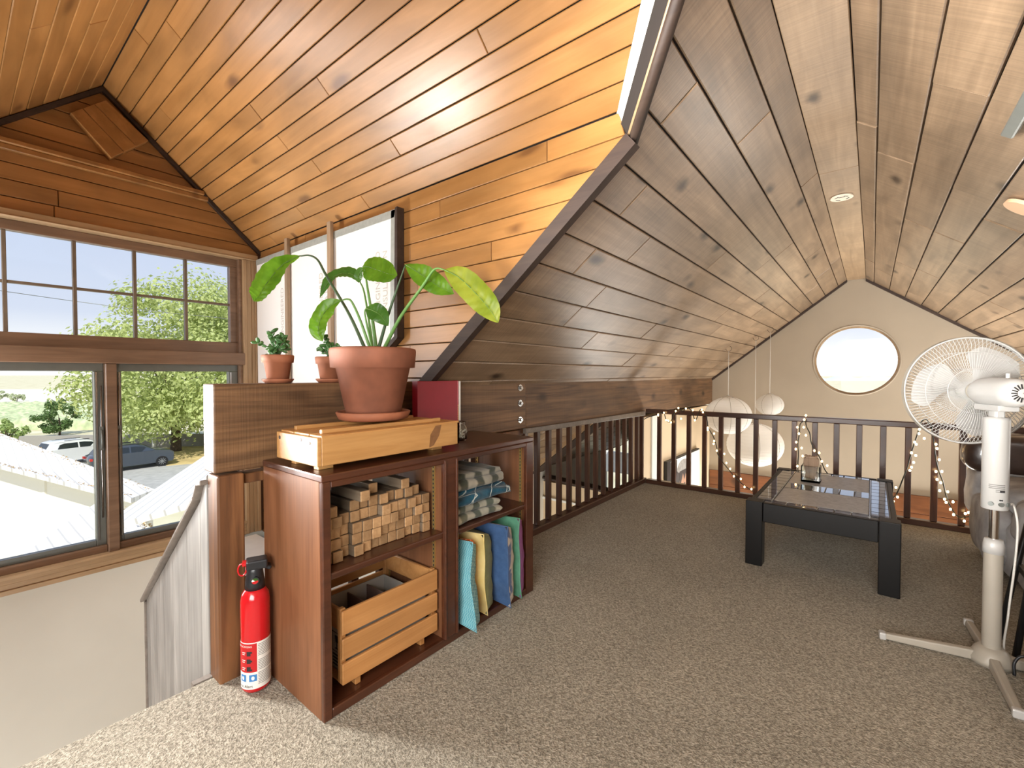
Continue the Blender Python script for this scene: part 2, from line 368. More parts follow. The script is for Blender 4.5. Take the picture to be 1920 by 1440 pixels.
def glass_mat(name, tint=(1, 1, 1, 1), rough=0.0, refl=.06):
    N = NT(name); t = N.t
    N.t.nodes.remove(N.b)
    tr = N.n('ShaderNodeBsdfTransparent'); tr.inputs[0].default_value = tint
    gl = N.n('ShaderNodeBsdfGlossy'); gl.inputs['Roughness'].default_value = rough
    fr = N.n('ShaderNodeFresnel'); fr.inputs['IOR'].default_value = 1.2
    mx = N.n('ShaderNodeMixShader'); N.l(fr.outputs[0], mx.inputs[0]); N.l(tr.outputs[0], mx.inputs[1]); N.l(gl.outputs[0], mx.inputs[2])
    N.l(mx.outputs[0], N.out.inputs[0]); return N.m
M['glass'] = glass_mat('glass', (.97, .98, .98, 1))
def real_glass(name, col=(1, 1, 1, 1)):
    N = NT(name); N.set(Roughness=.02, IOR=1.45); N.b.inputs['Transmission Weight'].default_value = 1.0; N.b.inputs['Base Color'].default_value = col; return N.m
M['jar_glass'] = real_glass('jar_glass', (.92, .96, .95, 1))

def carpet_mat():
    N = NT('carpet'); N.set(Roughness=.95); N.b.inputs['Specular IOR Level'].default_value = .1
    v = N.coord((1, 1, 1), False)
    a = N.noise(v, 190, 2, .7); b = N.noise(v, 1.6, 3, .55, .6); c = N.noise(v, 95, 2, .6)
    ad = N.n('ShaderNodeMath', operation='ADD'); N.l(a, ad.inputs[0]); N.l(c, ad.inputs[1])
    hf = N.n('ShaderNodeMath', operation='MULTIPLY'); N.l(ad.outputs[0], hf.inputs[0]); hf.inputs[1].default_value = .5
    col = N.ramp(hf.outputs[0], [(.36, (.19, .167, .126, 1)), (.5, (.345, .308, .238, 1)), (.64, (.53, .48, .39, 1))])
    br = N.ramp(b, [(.3, (.84, .84, .84, 1)), (.7, (1.08, 1.08, 1.08, 1))])
    N.l(N.mix(1.0, col, br, 'MULTIPLY'), N.b.inputs['Base Color'])
    N.bump(hf.outputs[0], .9, .012); N.b.inputs['Sheen Weight'].default_value = .15
    return N.m
M['carpet'] = carpet_mat()

def leaf_mat(name, c1, c2, trans=.45, rough=.35, vein=True):
    N = NT(name); N.set(Roughness=rough)
    v = N.coord((1, 1, 1), True); nz = N.noise(v, 14, 3)
    col = N.ramp(nz, [(.3, c1), (.7, c2)])
    N.l(col, N.b.inputs['Base Color'])
    tl = N.n('ShaderNodeBsdfTranslucent'); N.l(col, tl.inputs[0])
    mx = N.n('ShaderNodeMixShader'); mx.inputs[0].default_value = trans
    N.l(N.b.outputs[0], mx.inputs[1]); N.l(tl.outputs[0], mx.inputs[2]); N.l(mx.outputs[0], N.out.inputs[0])
    return N.m
M['leaf'] = leaf_mat('leaf', (.09, .24, .012, 1), (.20, .42, .03, 1), .5)
M['leaf_dark'] = leaf_mat('leaf_dark', (.05, .15, .02, 1), (.10, .25, .035, 1), .4)
M['leaf_yellow'] = leaf_mat('leaf_yellow', (.22, .32, .02, 1), (.38, .45, .05, 1), .45)
M['midrib'] = plain('midrib', (.10, .20, .03, 1), .5)
M['petiole'] = plain('petiole', (.12, .26, .06, 1), .45)
M['petiole_dark'] = plain('petiole_dark', (.055, .10, .045, 1), .5)
M['jade'] = leaf_mat('jade', (.05, .14, .04, 1), (.12, .26, .08, 1), .25)
M['jade_stem'] = plain('jade_stem', (.10, .08, .05, 1), .7)
M['maple'] = leaf_mat('maple', (.32, .42, .10, 1), (.72, .76, .36, 1), .4, .6)
M['bush_dark'] = leaf_mat('bush_dark', (.06, .13, .03, 1), (.14, .24, .06, 1), .3, .7)
M['bush_light'] = leaf_mat('bush_light', (.24, .36, .10, 1), (.42, .52, .18, 1), .3, .7)
M['bush_pale'] = leaf_mat('bush_pale', (.50, .56, .34, 1), (.66, .70, .48, 1), .3, .8)
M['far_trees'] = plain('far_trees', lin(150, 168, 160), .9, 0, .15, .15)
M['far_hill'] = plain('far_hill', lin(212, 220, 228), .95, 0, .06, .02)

def rows_mat():
    N = NT('field_ground'); N.set(Roughness=1.0)
    v = N.coord((1, 1, 1), False, 'Object')
    nz = N.noise(v, .25, 4)
    N.l(N.ramp(nz, [(.35, lin(200, 190, 150)), (.65, lin(226, 220, 190))]), N.b.inputs['Base Color']); return N.m
M['field'] = rows_mat()
M['vineyard'] = plain('vineyard', lin(190, 202, 156), .95, 0, .3, 1.2)
M['grain_field'] = plain('grain_field', lin(240, 234, 208), .95, 0, .05, .2)
M['lawn'] = plain('lawn', lin(206, 182, 126), .95, 0, .25, .8)
def shingle_mat():
    N = NT('shingles'); N.set(Roughness=.9)
    v = N.coord((1, 1, 1), False)
    br = N.n('ShaderNodeTexBrick', i_Scale=1.0); br.inputs['Color1'].default_value = lin(228, 226, 223); br.inputs['Color2'].default_value = lin(236, 234, 231); br.inputs['Mortar'].default_value = lin(196, 193, 188)
    br.inputs['Mortar Size'].default_value = .012; br.inputs['Brick Width'].default_value = .45; br.inputs['Row Height'].default_value = .16
    N.l(v, br.inputs['Vector']); nz = N.noise(v, 60, 3)
    N.l(N.mix(.35, br.outputs['Color'], N.mix(1.0, br.outputs['Color'], N.ramp(nz, [(.3, (.8, .8, .8, 1)), (.7, (1.1, 1.1, 1.1, 1))]), 'MULTIPLY')), N.b.inputs['Base Color'])
    return N.m
M['shingles'] = shingle_mat()

def tile_stone():
    N = NT('stone_tile'); N.set(Roughness=.42)
    v = N.coord((1, 1, 1), True); a = N.noise(v, 40, 5, .6); 
    N.l(N.ramp(a, [(.3, lin(150, 150, 152)), (.7, lin(186, 186, 186))]), N.b.inputs['Base Color']); N.bump(a, .15, .004); return N.m
M['stone_tile'] = tile_stone()

def fabric(name, c1, c2, kind, c3=None, scale=30):
    N = NT(name); N.set(Roughness=.9); N.b.inputs['Sheen Weight'].default_value = .2; N.b.inputs['Specular IOR Level'].default_value = .2
    v = N.coord((1, 1, 1), False); col = None
    if kind == 'wave':
        mp = N.n('ShaderNodeMapping'); mp.inputs['Scale'].default_value = (1, 1, 1); N.l(v, mp.inputs[0])
        sx = N.n('ShaderNodeSeparateXYZ'); N.l(v, sx.inputs[0])
        def m(op, a, b=None):
            q = N.n('ShaderNodeMath', operation=op)
            for i, x in enumerate((a, b)):
                if x is None: continue
                if isinstance(x, (int, float)): q.inputs[i].default_value = x
                else: N.l(x, q.inputs[i])
            return q.outputs[0]
        z = m('PINGPONG', m('MULTIPLY', sx.outputs[2], 90.0), 1.0)
        ph = m('FRACT', m('ADD', m('MULTIPLY', sx.outputs[0], 95.0), m('MULTIPLY', z, .8)))
        col = N.ramp(ph, [(.0, c1), (.42, c1), (.5, c2), (.9, c2), (1., c1)])
    elif kind == 'lattice':
        vo = N.n('ShaderNodeTexVoronoi', feature='DISTANCE_TO_EDGE', i_Scale=scale); N.l(v, vo.inputs['Vector'])
        col = N.ramp(vo.outputs['Distance'], [(.05, c2), (.1, c1)])
    elif kind == 'blotch':
        nz = N.noise(v, scale, 2, .4, .5); col = N.ramp(nz, [(.46, c1), (.52, c2)])
    elif kind == 'plaid':
        w = N.noise(v, 20, 2); 
        a = N.n('ShaderNodeTexWave', wave_type='BANDS', bands_direction='Y', i_Scale=scale * .31, i_Distortion=1.0); N.l(v, a.inputs['Vector'])
        b = N.n('ShaderNodeTexWave', wave_type='BANDS', bands_direction='X', i_Scale=scale * .24, i_Distortion=1.0); N.l(v, b.inputs['Vector'])
        ca = N.ramp(a.outputs['Fac'], [(.3, c1), (.62, c2)]); cb = N.ramp(b.outputs['Fac'], [(.3, c1), (.7, c3)])
        col = N.mix(.4, ca, cb); col = N.mix(.3, col, N.mix(1.0, col, N.ramp(w, [(.3, (.5, .5, .5, 1)), (.7, (1.4, 1.4, 1.4, 1))]), 'MULTIPLY'))
    elif kind == 'lines':
        mp = N.n('ShaderNodeMapping'); mp.inputs['Rotation'].default_value = (0.7, .3, .75); N.l(v, mp.inputs[0])
        a = N.n('ShaderNodeTexWave', wave_type='BANDS', bands_direction='X', i_Scale=3.4); N.l(mp.outputs[0], a.inputs['Vector'])
        b = N.n('ShaderNodeTexWave', wave_type='BANDS', bands_direction='Y', i_Scale=4.2); N.l(mp.outputs[0], b.inputs['Vector'])
        nz = N.noise(v, 14, 2); base = N.ramp(nz, [(.35, c1), (.65, c2)])
        la = N.ramp(a.outputs['Fac'], [(.994, (0, 0, 0, 1)), (.998, (1, 1, 1, 1))]); lb = N.ramp(b.outputs['Fac'], [(.994, (0, 0, 0, 1)), (.998, (1, 1, 1, 1))])
        col = N.mix(lb, N.mix(la, base, c3), c3)
    else:
        nz = N.noise(v, scale, 3); col = N.ramp(nz, [(.3, c1), (.7, c2)])
    N.l(col, N.b.inputs['Base Color']); N.bump(N.noise(v, 38, 4, .6, .4), .25, .01)
    return N.m
M['cush_teal'] = fabric('cush_teal', lin(92, 160, 176), lin(134, 188, 194), 'wave')
M['cush_orange'] = fabric('cush_orange', lin(206, 84, 24), lin(238, 176, 120), 'lattice', None, 55)
M['cush_yellow'] = fabric('cush_yellow', lin(206, 180, 104), lin(226, 208, 150), 'plain', None, 10)
M['cush_green_edge'] = fabric('cush_green_edge', lin(112, 116, 52), lin(134, 136, 66), 'plain')
M['cush_blue'] = fabric('cush_blue', lin(52, 80, 120), lin(64, 94, 136), 'plain')
M['cush_floral'] = fabric('cush_floral', lin(70, 96, 158), lin(216, 208, 204), 'blotch', None, 14)
M['cush_green'] = fabric('cush_green', lin(78, 132, 108), lin(92, 150, 122), 'plain')
M['cush_purple'] = fabric('cush_purple', lin(128, 28, 134), lin(150, 44, 156), 'plain')
M['blanket_olive'] = fabric('blanket_olive', lin(62, 66, 56), lin(176, 170, 156), 'plaid', lin(140, 116, 78), 11)
M['blanket_teal'] = fabric('blanket_teal', lin(16, 46, 60), lin(28, 84, 108), 'lines', lin(190, 200, 196))
M['blanket_grey'] = fabric('blanket_grey', lin(78, 86, 76), lin(186, 182, 166), 'plaid', lin(150, 136, 104), 12)
def paper_lantern():
    N = NT('lantern_paper'); N.set(Roughness=.8); N.b.inputs['Base Color'].default_value = lin(240, 238, 234)
    tl = N.n('ShaderNodeBsdfTranslucent'); tl.inputs[0].default_value = lin(240, 236, 230)
    mx = N.n('ShaderNodeMixShader'); mx.inputs[0].default_value = .45; N.l(N.b.outputs[0], mx.inputs[1]); N.l(tl.outputs[0], mx.inputs[2]); N.l(mx.outputs[0], N.out.inputs[0]); return N.m
M['lantern'] = paper_lantern()

# ---------------------------------------------------------------- polygons / boards on a plane
def clip(poly, a, b, c):       # keep a*s+b*t<=c
    out = []
    for i in range(len(poly)):
        p, q = poly[i], poly[(i + 1) % len(poly)]
        dp = a * p[0] + b * p[1] - c; dq = a * q[0] + b * q[1] - c
        if dp <= 0: out.append(p)
        if (dp < 0 < dq) or (dq < 0 < dp):
            k = dp / (dp - dq); out.append((p[0] + (q[0] - p[0]) * k, p[1] + (q[1] - p[1]) * k))
    r = []
    for p in out:
        if not r or (abs(p[0] - r[-1][0]) + abs(p[1] - r[-1][1])) > 1e-5: r.append(p)
    if len(r) > 1 and abs(r[0][0] - r[-1][0]) + abs(r[0][1] - r[-1][1]) < 1e-5: r.pop()
    return r
def parea(p): return sum(p[i][0] * p[(i + 1) % len(p)][1] - p[(i + 1) % len(p)][0] * p[i][1] for i in range(len(p))) / 2
def inset(p, d):
    n = len(p); out = []
    for i in range(n):
        a, b, c = V(p[i - 1]), V(p[i]), V(p[(i + 1) % n])
        e1 = (b - a).normalized(); e2 = (c - b).normalized()
        n1 = V((-e1.y, e1.x)); n2 = V((-e2.y, e2.x)); k = 1 + n1.dot(n2)
        out.append(tuple(b + (n1 + n2) * (d / max(k, .35))))
    return out
def poly_obj(name, O, ex, ey, n, poly, z0, z1, mat, parent=None, cham=0):
    """prism of a polygon (s,t) on plane O,ex,ey between offsets z0 (back) and z1 (front) along n"""
    if parea(poly) < 0: poly = poly[::-1]
    sc = sum(p[0] for p in poly) / len(poly); tc = sum(p[1] for p in poly) / len(poly)
    P = [(p[0] - sc, p[1] - tc) for p in poly]; m = len(P); vs = [(x, y, z0) for x, y in P]; fs = [list(range(m))[::-1]]
    if cham:
        vs += [(x, y, z1 - cham) for x, y in P] + [(x, y, z1) for x, y in inset(P, cham)]
        for k in (0, m):
            fs += [(k + i, k + (i + 1) % m, k + m + (i + 1) % m, k + m + i) for i in range(m)]
        fs.append([2 * m + i for i in range(m)])
    else:
        vs += [(x, y, z1) for x, y in P]; fs += [(i, (i + 1) % m, m + (i + 1) % m, m + i) for i in range(m)]; fs.append([m + i for i in range(m)])
    me = bpy.data.meshes.new(name); me.from_pydata(vs, [], fs); me.update(); me.materials.append(mat)
    o = bpy.data.objects.new(name, me); COL.objects.link(o)
    Mx = Matrix((V(ex), V(ey), V(n))).transposed().to_4x4(); Mx.translation = V(O) + V(ex) * sc + V(ey) * tc
    o.matrix_basis = Mx
    if parent is not None: o.parent = parent
    return o
def boards(parent, O, ex, ey, n, poly, rows, mat, lmin=.7, lmax=2.2, gap=.003, th=.016, cham=.003, name='plank', proud=.0015, seed=1, joints=True):
    """rows: list of t boundaries"""
    r = random.Random(seed); out = []
    for a, b in zip(rows[:-1], rows[1:]):
        row = clip(clip(poly, 0, -1, -(a + gap / 2)), 0, 1, b - gap / 2)
        if len(row) < 3 or abs(parea(row)) < 2e-4: continue
        s0 = min(p[0] for p in row); s1 = max(p[0] for p in row)
        cuts = [s0 - .01]
        s = s0 + r.uniform(lmin * .3, lmax)
        while joints and s < s1 - lmin * .4: cuts.append(s); s += r.uniform(lmin, lmax)
        cuts.append(s1 + .01)
        for c0, c1 in zip(cuts[:-1], cuts[1:]):
            q = clip(clip(row, -1, 0, -(c0 + gap / 3)), 1, 0, c1 - gap / 3)
            if len(q) < 3 or abs(parea(q)) < 2e-4: continue
            out.append(poly_obj(name, O, ex, ey, n, q, -th, r.uniform(-proud, proud), mat, parent, cham))
    return out

# ================================================================ SETTING
SL = .786; AL = math.atan(SL); cL, sL = cos(AL), sin(AL)
def ZL(x): return .984 + SL * (x + 1.725)
def root(name):
    o = bpy.data.objects.new(name, None); COL.objects.link(o); o['kind'] = 'structure'; return o

# floors
fl = MB().box(-1.775, 1.62, -1.7, 4.235, -.25, 0).build('floor', M['carpet'], bevel=.012, seg=2); struct(fl, 'beige looped carpet of the loft')
lf = MB().box(-4.0, 1.75, -2.0, 6.9, -2.75, -2.6).build('floor', M['wall_tan']); struct(lf)

# --- main ceiling, left slope
cl = root('ceiling')
tR = (-.2427 + 1.725) / cL; tB = (-3.06 + 1.725) / cL
polyL = [(1.455, tB), (6.59, tB), (6.59, tR), (1.02, tR), (1.455, 1.37)]
O = (-1.725, 0, .984); ex = (0, 1, 0); ey = (cL, 0, sL); nn = (sL, 0, -cL)
poly_obj('sheathing', O, ex, ey, nn, [(1.455, tB - .1), (6.75, tB - .1), (6.75, tR + .06), (1.0, tR + .06), (1.0, tR), (1.455, 1.37)], -.07, -.0165, M['groove'], cl)
rowsL = [tB, -1.56, -1.40, -1.24, -1.085, -.93, -.77, -.61, -.45, -.29, -.13, .045] + [.045 + .158 * k for k in range(1, 12)] + [tR]
boards(cl, O, ex, ey, nn, polyL, rowsL, M['loft_wood'], .8, 2.4, .006, .016, .0035, seed=11, proud=.002)
# the matching piece behind the dormer
polyLb = [(1.176 - s, t) for s, t in polyL[2:]] + [(1.176 - 1.455, 0.0)]
polyLb = [(-1.7, 0.0), (-.279, 0.0), (-.279, 1.37), (.156, tR), (-1.7, tR)]
poly_obj('sheathing', O, ex, ey, nn, polyLb, -.07, -.0165, M['groove'], cl)
boards(cl, O, ex, ey, nn, polyLb, [0, .045] + [.045 + .158 * k for k in range(1, 12)] + [tR], M['loft_wood'], .8, 2.4, .006, seed=12)
# --- main ceiling, right slope
cr = root('ceiling')
SR = .735; AR = math.atan(SR); cR, sR = cos(AR), sin(AR)
O2 = (1.62, 0, 2.14 - SR * 1.69); ey2 = (-cR, 0, sR); ex2 = (0, -1, 0); n2 = (-sR, 0, -cR)
tT = 1.69 / cR
polyR = [(-6.59, 0), (1.7, 0), (1.7, tT), (-6.59, tT)]
poly_obj('sheathing', O2, ex2, ey2, n2, [(-6.75, -.05), (1.8, -.05), (1.8, tT + .05), (-6.75, tT + .05)], -.07, -.0165, M['groove'], cr)
rowsR = sorted([tT, tT - .09] + [tT - .09 - .166 * k for k in range(1, 13) if tT - .09 - .166 * k > 0] + [0])
boards(cr, O2, ex2, ey2, n2, polyR, rowsR, M['loft_wood'], .7, 1.9, .007, .016, .0035, seed=23, proud=.003)
# --- ridge board in three lengths
rb = root('trim_1')
for y0, y1 in ((-1.7, .4), (.405, 2.995), (3.0, 6.585)):
    MB().box(-.243, -.068, y0, y1, 2.140 + rnd.uniform(0, .003), 2.166).build('ridge_board', M['ridge_wood'], rb, bevel=.003)
MB().box(-.33, .02, -1.8, 6.75, 2.17, 2.23).build('ridge_cap', M['groove'], rb)
# --- rafter trims along the cut edge of the left slope
tr = root('trim_2')
def slope_bar(x0, x1, y0, y1, d0, d1, mat, parent, name):
    P = []
    for d in (d1, d0):
        for x, y in ((x0, y0), (x1, y0), (x1, y1), (x0, y1)):
            P.append((x + sL * d, y, ZL(x) - cL * d))
    return MB().hexa(P).build(name, mat, parent)
slope_bar(-3.06, -.64, 1.425, 1.462, -.02, .035, M['trim_dark'], tr, 'rafter_trim')
slope_bar(-3.06, -1.80, 4.12, 4.40, -.01, .05, M['trim_dark'], tr, 'rafter_trim')
slope_bar(-3.06, -1.80, 4.10, 4.118, -.01, .04, M['casing_wood'], tr, 'rafter_trim')
# valley trim
MB().tube([(-.648, 1.463, 1.825), (-.466, 1.262, 1.968), (-.243, 1.014, 2.144)], .018, 6).build('valley_trim', M['trim_dark'], tr)
# cream header between dormer ceiling and valley
kD = .91
hd = root('wall_header')
a0 = (-.672, 1.447, 1.835); a1 = (-.648, 1.462, 1.833); b0 = (-.655, 1.458, 1.86)
pd = [(-.695, 1.444, 1.94), (-.575, 1.306, 2.062), (-.24, .92, 2.413), (.05, .588, 2.716)]
pv = [(-.652, 1.459, 1.832), (-.466, 1.258, 1.978), (-.243, 1.008, 2.152), (.05, .70, 2.40)]
m = MB(); m.add(pd + pv, [(0, 1, 5, 4), (1, 2, 6, 5), (2, 3, 7, 6)]); m.build('drywall', M['header_cream'], hd)
m = MB(); m.add([(p[0], 1.176 - p[1], p[2]) for p in pd + pv], [(0, 1, 5, 4), (1, 2, 6, 5), (2, 3, 7, 6)]); m.build('drywall', M['header_cream'], hd)
MB().tube([V(p) + V((-.012, .0, .006)) for p in pv[:3]], .007, 6).build('bead', M['casing_wood'], hd)

# --- dormer ceiling
dc = root('ceiling')
bD = math.atan(kD); cD, sD = cos(bD), sin(bD); TD = .852 / cD
Od = (0, 1.44, 1.94); polyD = [(-3.52, 0), (-.69, 0), (.05, TD), (-3.52, TD)]
rowsD = [0] + [.0825 * k for k in range(1, 14)] + [TD]
poly_obj('sheathing', Od, (1, 0, 0), (0, -cD, sD), (0, -sD, -cD), [(-3.64, -.06), (-.72, -.06), (.10, TD + .05), (-3.64, TD + .05)], -.06, -.0165, M['groove'], dc)
boards(dc, Od, (1, 0, 0), (0, -cD, sD), (0, -sD, -cD), polyD, rowsD, M['dormer_wood'], .9, 2.6, .004, .016, .0025, seed=31, proud=.0008)
Od2 = (0, -.264, 1.94); polyD2 = [(-.05, TD), (.69, 0), (3.52, 0), (3.52, TD)]
poly_obj('sheathing', Od2, (-1, 0, 0), (0, cD, sD), (0, sD, -cD), [(-.10, TD + .05), (.72, -.06), (3.64, -.06), (3.64, TD + .05)], -.06, -.0165, M['groove'], dc)
boards(dc, Od2, (-1, 0, 0), (0, cD, sD), (0, sD, -cD), polyD2, rowsD, M['dormer_wood'], .9, 2.6, .004, .016, .0025, seed=32, proud=.0008)
# --- dormer cheek wall (boards) and its twin out of view
wc = root('wall_dormer_right')
polyC = [(-3.52, -.12), (-3.12, -.12), (-.655, 1.826), (-.685, 1.94), (-3.52, 1.94)]
poly_obj('sheathing', (0, 1.44, 0), (1, 0, 0), (0, 0, 1), (0, -1, 0), [(-3.6, -.12), (-3.12, -.12), (-.655, 1.826), (-.70, 2.01), (-3.6, 2.01)], -.06, -.0165, M['groove'], wc)
rowsC = sorted([1.94 - .0828 * k for k in range(0, 25)] + [-.13])
boards(wc, (0, 1.44, 0), (1, 0, 0), (0, 0, 1), (0, -1, 0), polyC, rowsC, M['dormer_wood'], .6, 2.0, .004, .016, .0025, seed=41, proud=.0008)
wc2 = MB().box(-3.62, -1.72, -.32, -.264, -2.6, 1.94); 
wc2.add([(-1.72, -.32, .99), (-1.72, -.264, .99), (-.66, -.32, 1.83), (-.66, -.264, 1.83), (-.69, -.32, 1.94), (-.69, -.264, 1.94), (-1.72, -.32, 1.94), (-1.72, -.264, 1.94)], [(0, 2, 4, 6), (1, 7, 5, 3), (0, 1, 3, 2), (2, 3, 5, 4), (4, 5, 7, 6)])
struct(wc2.build('wall_dormer_left', M['dormer_wood']))
# --- dormer gable wall with the window
wg = root('wall_window')
polyG = [(-.264, 1.885), (1.44, 1.885), (1.44, 1.94), (.588, 2.716), (-.264, 1.94)]
poly_obj('sheathing', (-3.52, 0, 0), (0, 1, 0), (0, 0, 1), (1, 0, 0), polyG, -.12, -.0165, M['groove'], wg)
rowsG = [1.885] + [1.885 + .088 * k for k in range(1, 11)]
boards(wg, (-3.52, 0, 0), (0, 1, 0), (0, 0, 1), (1, 0, 0), polyG, rowsG, M['dormer_wood'], .7, 2.0, .004, .016, .0025, seed=51, proud=.0008)
def gy(z): return .588 + (2.716 - z) / kD
m = MB(); m.box(-3.52, -3.475, -.264 + .33, gy(2.235) - .03, 2.235, 2.262); m.box(-3.52, -3.49, .06, gy(2.21) - .03, 2.205, 2.235)
m.build('moulding', M['dormer_wood'], wg, bevel=.004)
for sg in (1, -1):          # trims along the rakes
    P = [(-3.52, 1.44), (-3.47, 1.44), (-3.47, 1.405), (-3.52, 1.405)]
    f = lambda y: y if sg > 0 else 1.176 - y
    m = MB(); m.hexa([(-3.52, f(1.44), 1.935), (-3.492, f(1.44), 1.935), (-3.492, f(1.44), 1.908), (-3.52, f(1.44), 1.908), (-3.52, .588, 2.71), (-3.492, .588, 2.71), (-3.492, .588, 2.683), (-3.52, .588, 2.683)])
    m.build('rake_trim', M['trim_dark'], wg)
MB().box(-3.52, -3.50, 1.422, 1.44, -.1, 1.93).build('corner_trim', M['rail_wood'], wg)
# skewed wood patch on the gable
pb = bpy.data.objects.new('patch', None)
A_, B_, C_, D_ = V((0, .448, 2.491)), V((0, .599, 2.631)), V((0, .789, 2.468)), V((0, .613, 2.299))
for i in range(3):
    f0, f1 = i / 3 + .004, (i + 1) / 3 - .004
    q = [D_.lerp(C_, f0), D_.lerp(C_, f1), A_.lerp(B_, f1), A_.lerp(B_, f0)]
    m = MB(); m.hexa([(-3.52, p.y, p.z) for p in q] + [(-3.455 + .02 * (j // 2) * -1, p.y, p.z) for j, p in enumerate(q)]); m.build('patch_board', M['dormer_wood'], wg, bevel=.002)
# wall below window, exterior skin either side
m = MB(); m.box(-3.62, -3.52, -2.0, 1.50, -2.6, -.10); m.box(-3.62, -3.52, -2.0, -.264, -.10, 1.94); m.box(-3.62, -3.52, 1.435, 1.55, -.10, 1.92)
m.build('drywall', M['wall_sage'], wg)

# --- big window: fixed transom of ten panes over two casements
w1 = root('window_1')
Xf = -3.56
def bar(y0, y1, z0, z1, x0=-3.60, x1=-3.55, mat='window_wood', name='sash', bev=.003, par=None):
    return MB().box(x0, x1, y0, y1, z0, z1).build(name, M[mat], par or w1, bevel=bev)
GY0, GY1 = -.075, 1.256
bar(GY0 - .06, GY1 + .065, 1.808, 1.862, name='top_sash_rail'); bar(GY0 - .06, GY1 + .065, 1.194, 1.272, name='top_sash_rail')
bar(GY0 - .06, GY0, 1.272, 1.808, name='top_sash_stile'); bar(GY1, GY1 + .065, 1.272, 1.808, name='top_sash_stile')
mus = [.1956, .463, .7327, .9977]
for y in mus: bar(y - .0085, y + .0085, 1.272, 1.808, -3.592, -3.562, 'muntin', 'muntin', .002)
bar(GY0, GY1, 1.531, 1.546, -3.590, -3.564, 'muntin', 'muntin', .002)
ys = [GY0] + mus + [GY1]
for i in range(5):
    for z0, z1 in ((1.272, 1.538), (1.538, 1.808)):
        MB().box(-3.580, -3.577, ys[i], ys[i + 1], z0, z1).build('pane', M['glass'], w1)
bar(-.20, 1.325, 1.112, 1.198, -3.60, -3.485, 'window_wood', 'transom_board', .004)
bar(.577, .629, -.005, 1.112, -3.60, -3.505, 'window_wood', 'mullion', .004)
for y0, y1 in ((-.125, .577), (.629, 1.30)):
    g0, g1 = y0 + .045, y1 - .055
    if y0 < 0: g0, g1 = -.06, .532
    else: g0, g1 = .657, 1.242
    bar(y0, g0, .035, 1.0655, -3.60, -3.555, 'alu_grey', 'casement_stile'); bar(g1, y1, .035, 1.0655, -3.60, -3.555, 'alu_grey', 'casement_stile')
    bar(y0, y1, 1.066, 1.114, -3.60, -3.555, 'alu_grey', 'casement_rail'); bar(g0, g1, .035, .068, -3.60, -3.555, 'alu_grey', 'casement_rail')
    bar(g0 - .014, g0 - .006, .07, 1.06, -3.5545, -3.545, 'steel', 'weather_strip', 0); bar(g1 + .006, g1 + .014, .07, 1.06, -3.5545, -3.545, 'steel', 'weather_strip', 0)
    MB().box(-3.580, -3.577, g0, g1, .068, 1.066).build('pane', M['glass'], w1)
    bar(y0, y1, -.005, .035, -3.60, -3.53, 'window_wood', 'casement_sill', .003)
for y in (.560, .640):        # casement latches and rods
    m = MB(); m.box(-3.552, -3.535, y - .008, y + .008, .60, .74); m.tube([(-3.535, y, .72), (-3.52, y, .66), (-3.535, y, .61)], .005, 6)
    m.build('latch', M['alu_grey'], w1)
    MB().tube([(-3.545, y + .002, .98), (-3.54, y, .6), (-3.545, y, .2)], .004, 6).build('latch_rod', M['steel'], w1)
# casing with stepped profile
m = MB()
for x1, a, b in ((-3.485, 0, .022), (-3.495, .022, .075), (-3.503, .075, .10)):
    m.box(-3.56, x1, -.26, 1.42, 1.865 + a * .38, 1.865 + b * .38)
m.box(-3.56, -3.49, -.26, 1.42, 1.862, 1.905); m.build('casing_head', M['casing_wood'], w1, bevel=.003)
m = MB()
for a, b, x in ((1.32, 1.342, -3.488), (1.342, 1.375, -3.498), (1.375, 1.398, -3.492), (1.398, 1.42, -3.486)): m.box(-3.57, x, a, b, -.10, 1.862)
m.build('casing_side', M['casing_wood_z'], w1, bevel=.002)
m = MB()
for a, b, x in ((-.10, -.075, -3.486), (-.075, -.045, -3.494), (-.045, -.02, -3.488), (-.02, -.004, -3.478)): m.box(-3.57, x, -.26, 1.32, a, b)
m.build('casing_sill', M['casing_wood'], w1, bevel=.002)
bar(1.30, 1.32, .0, 1.862, -3.60, -3.515, 'window_wood', 'jamb')
bar(-.26, -.13, -.004, 1.862, -3.60, -3.50, 'casing_wood_z', 'casing_side')

# --- insulation panel fixed over the side window on the cheek wall
ip = thing('insulation_panel', (-2.65, 1.42, 1.0), 'white insulation sheet panel taped over the boarded wall behind the potted plants', 'panel')
pp = [(-3.47, .985), (-2.24, .985), (-2.12, 1.10), (-1.875, 1.24), (-1.855, 1.865), (-3.47, 1.865)]
def panel_poly(name, q, y0, y1, mat):
    m = MB(); k = len(q); m.add([(s, y1, t) for s, t in q] + [(s, y0, t) for s, t in q], [list(range(k)), list(range(2 * k - 1, k - 1, -1))] + [(i, (i + 1) % k, k + (i + 1) % k, k + i) for i in range(k)])
    return m.build(name, M[mat], ip)
panel_poly('sheet', pp, 1.402, 1.438, 'panel_white')
for nm, q in (('foil_tape', [(-3.47, 1.828), (-1.865, 1.828), (-1.857, 1.867), (-3.47, 1.867)]), ('foil_tape', [(-1.905, 1.25), (-1.868, 1.25), (-1.857, 1.865), (-1.89, 1.865)])):
    panel_poly(nm, q, 1.398, 1.4015, 'foil')
panel_poly('edge_strip', [(-1.868, 1.235), (-1.842, 1.23), (-1.838, 1.875), (-1.856, 1.872)], 1.395, 1.437, 'trim_dark')
panel_poly('edge_strip', [(-2.25, .985), (-2.235, .975), (-1.845, 1.228), (-1.86, 1.243)], 1.397, 1.437, 'trim_dark')
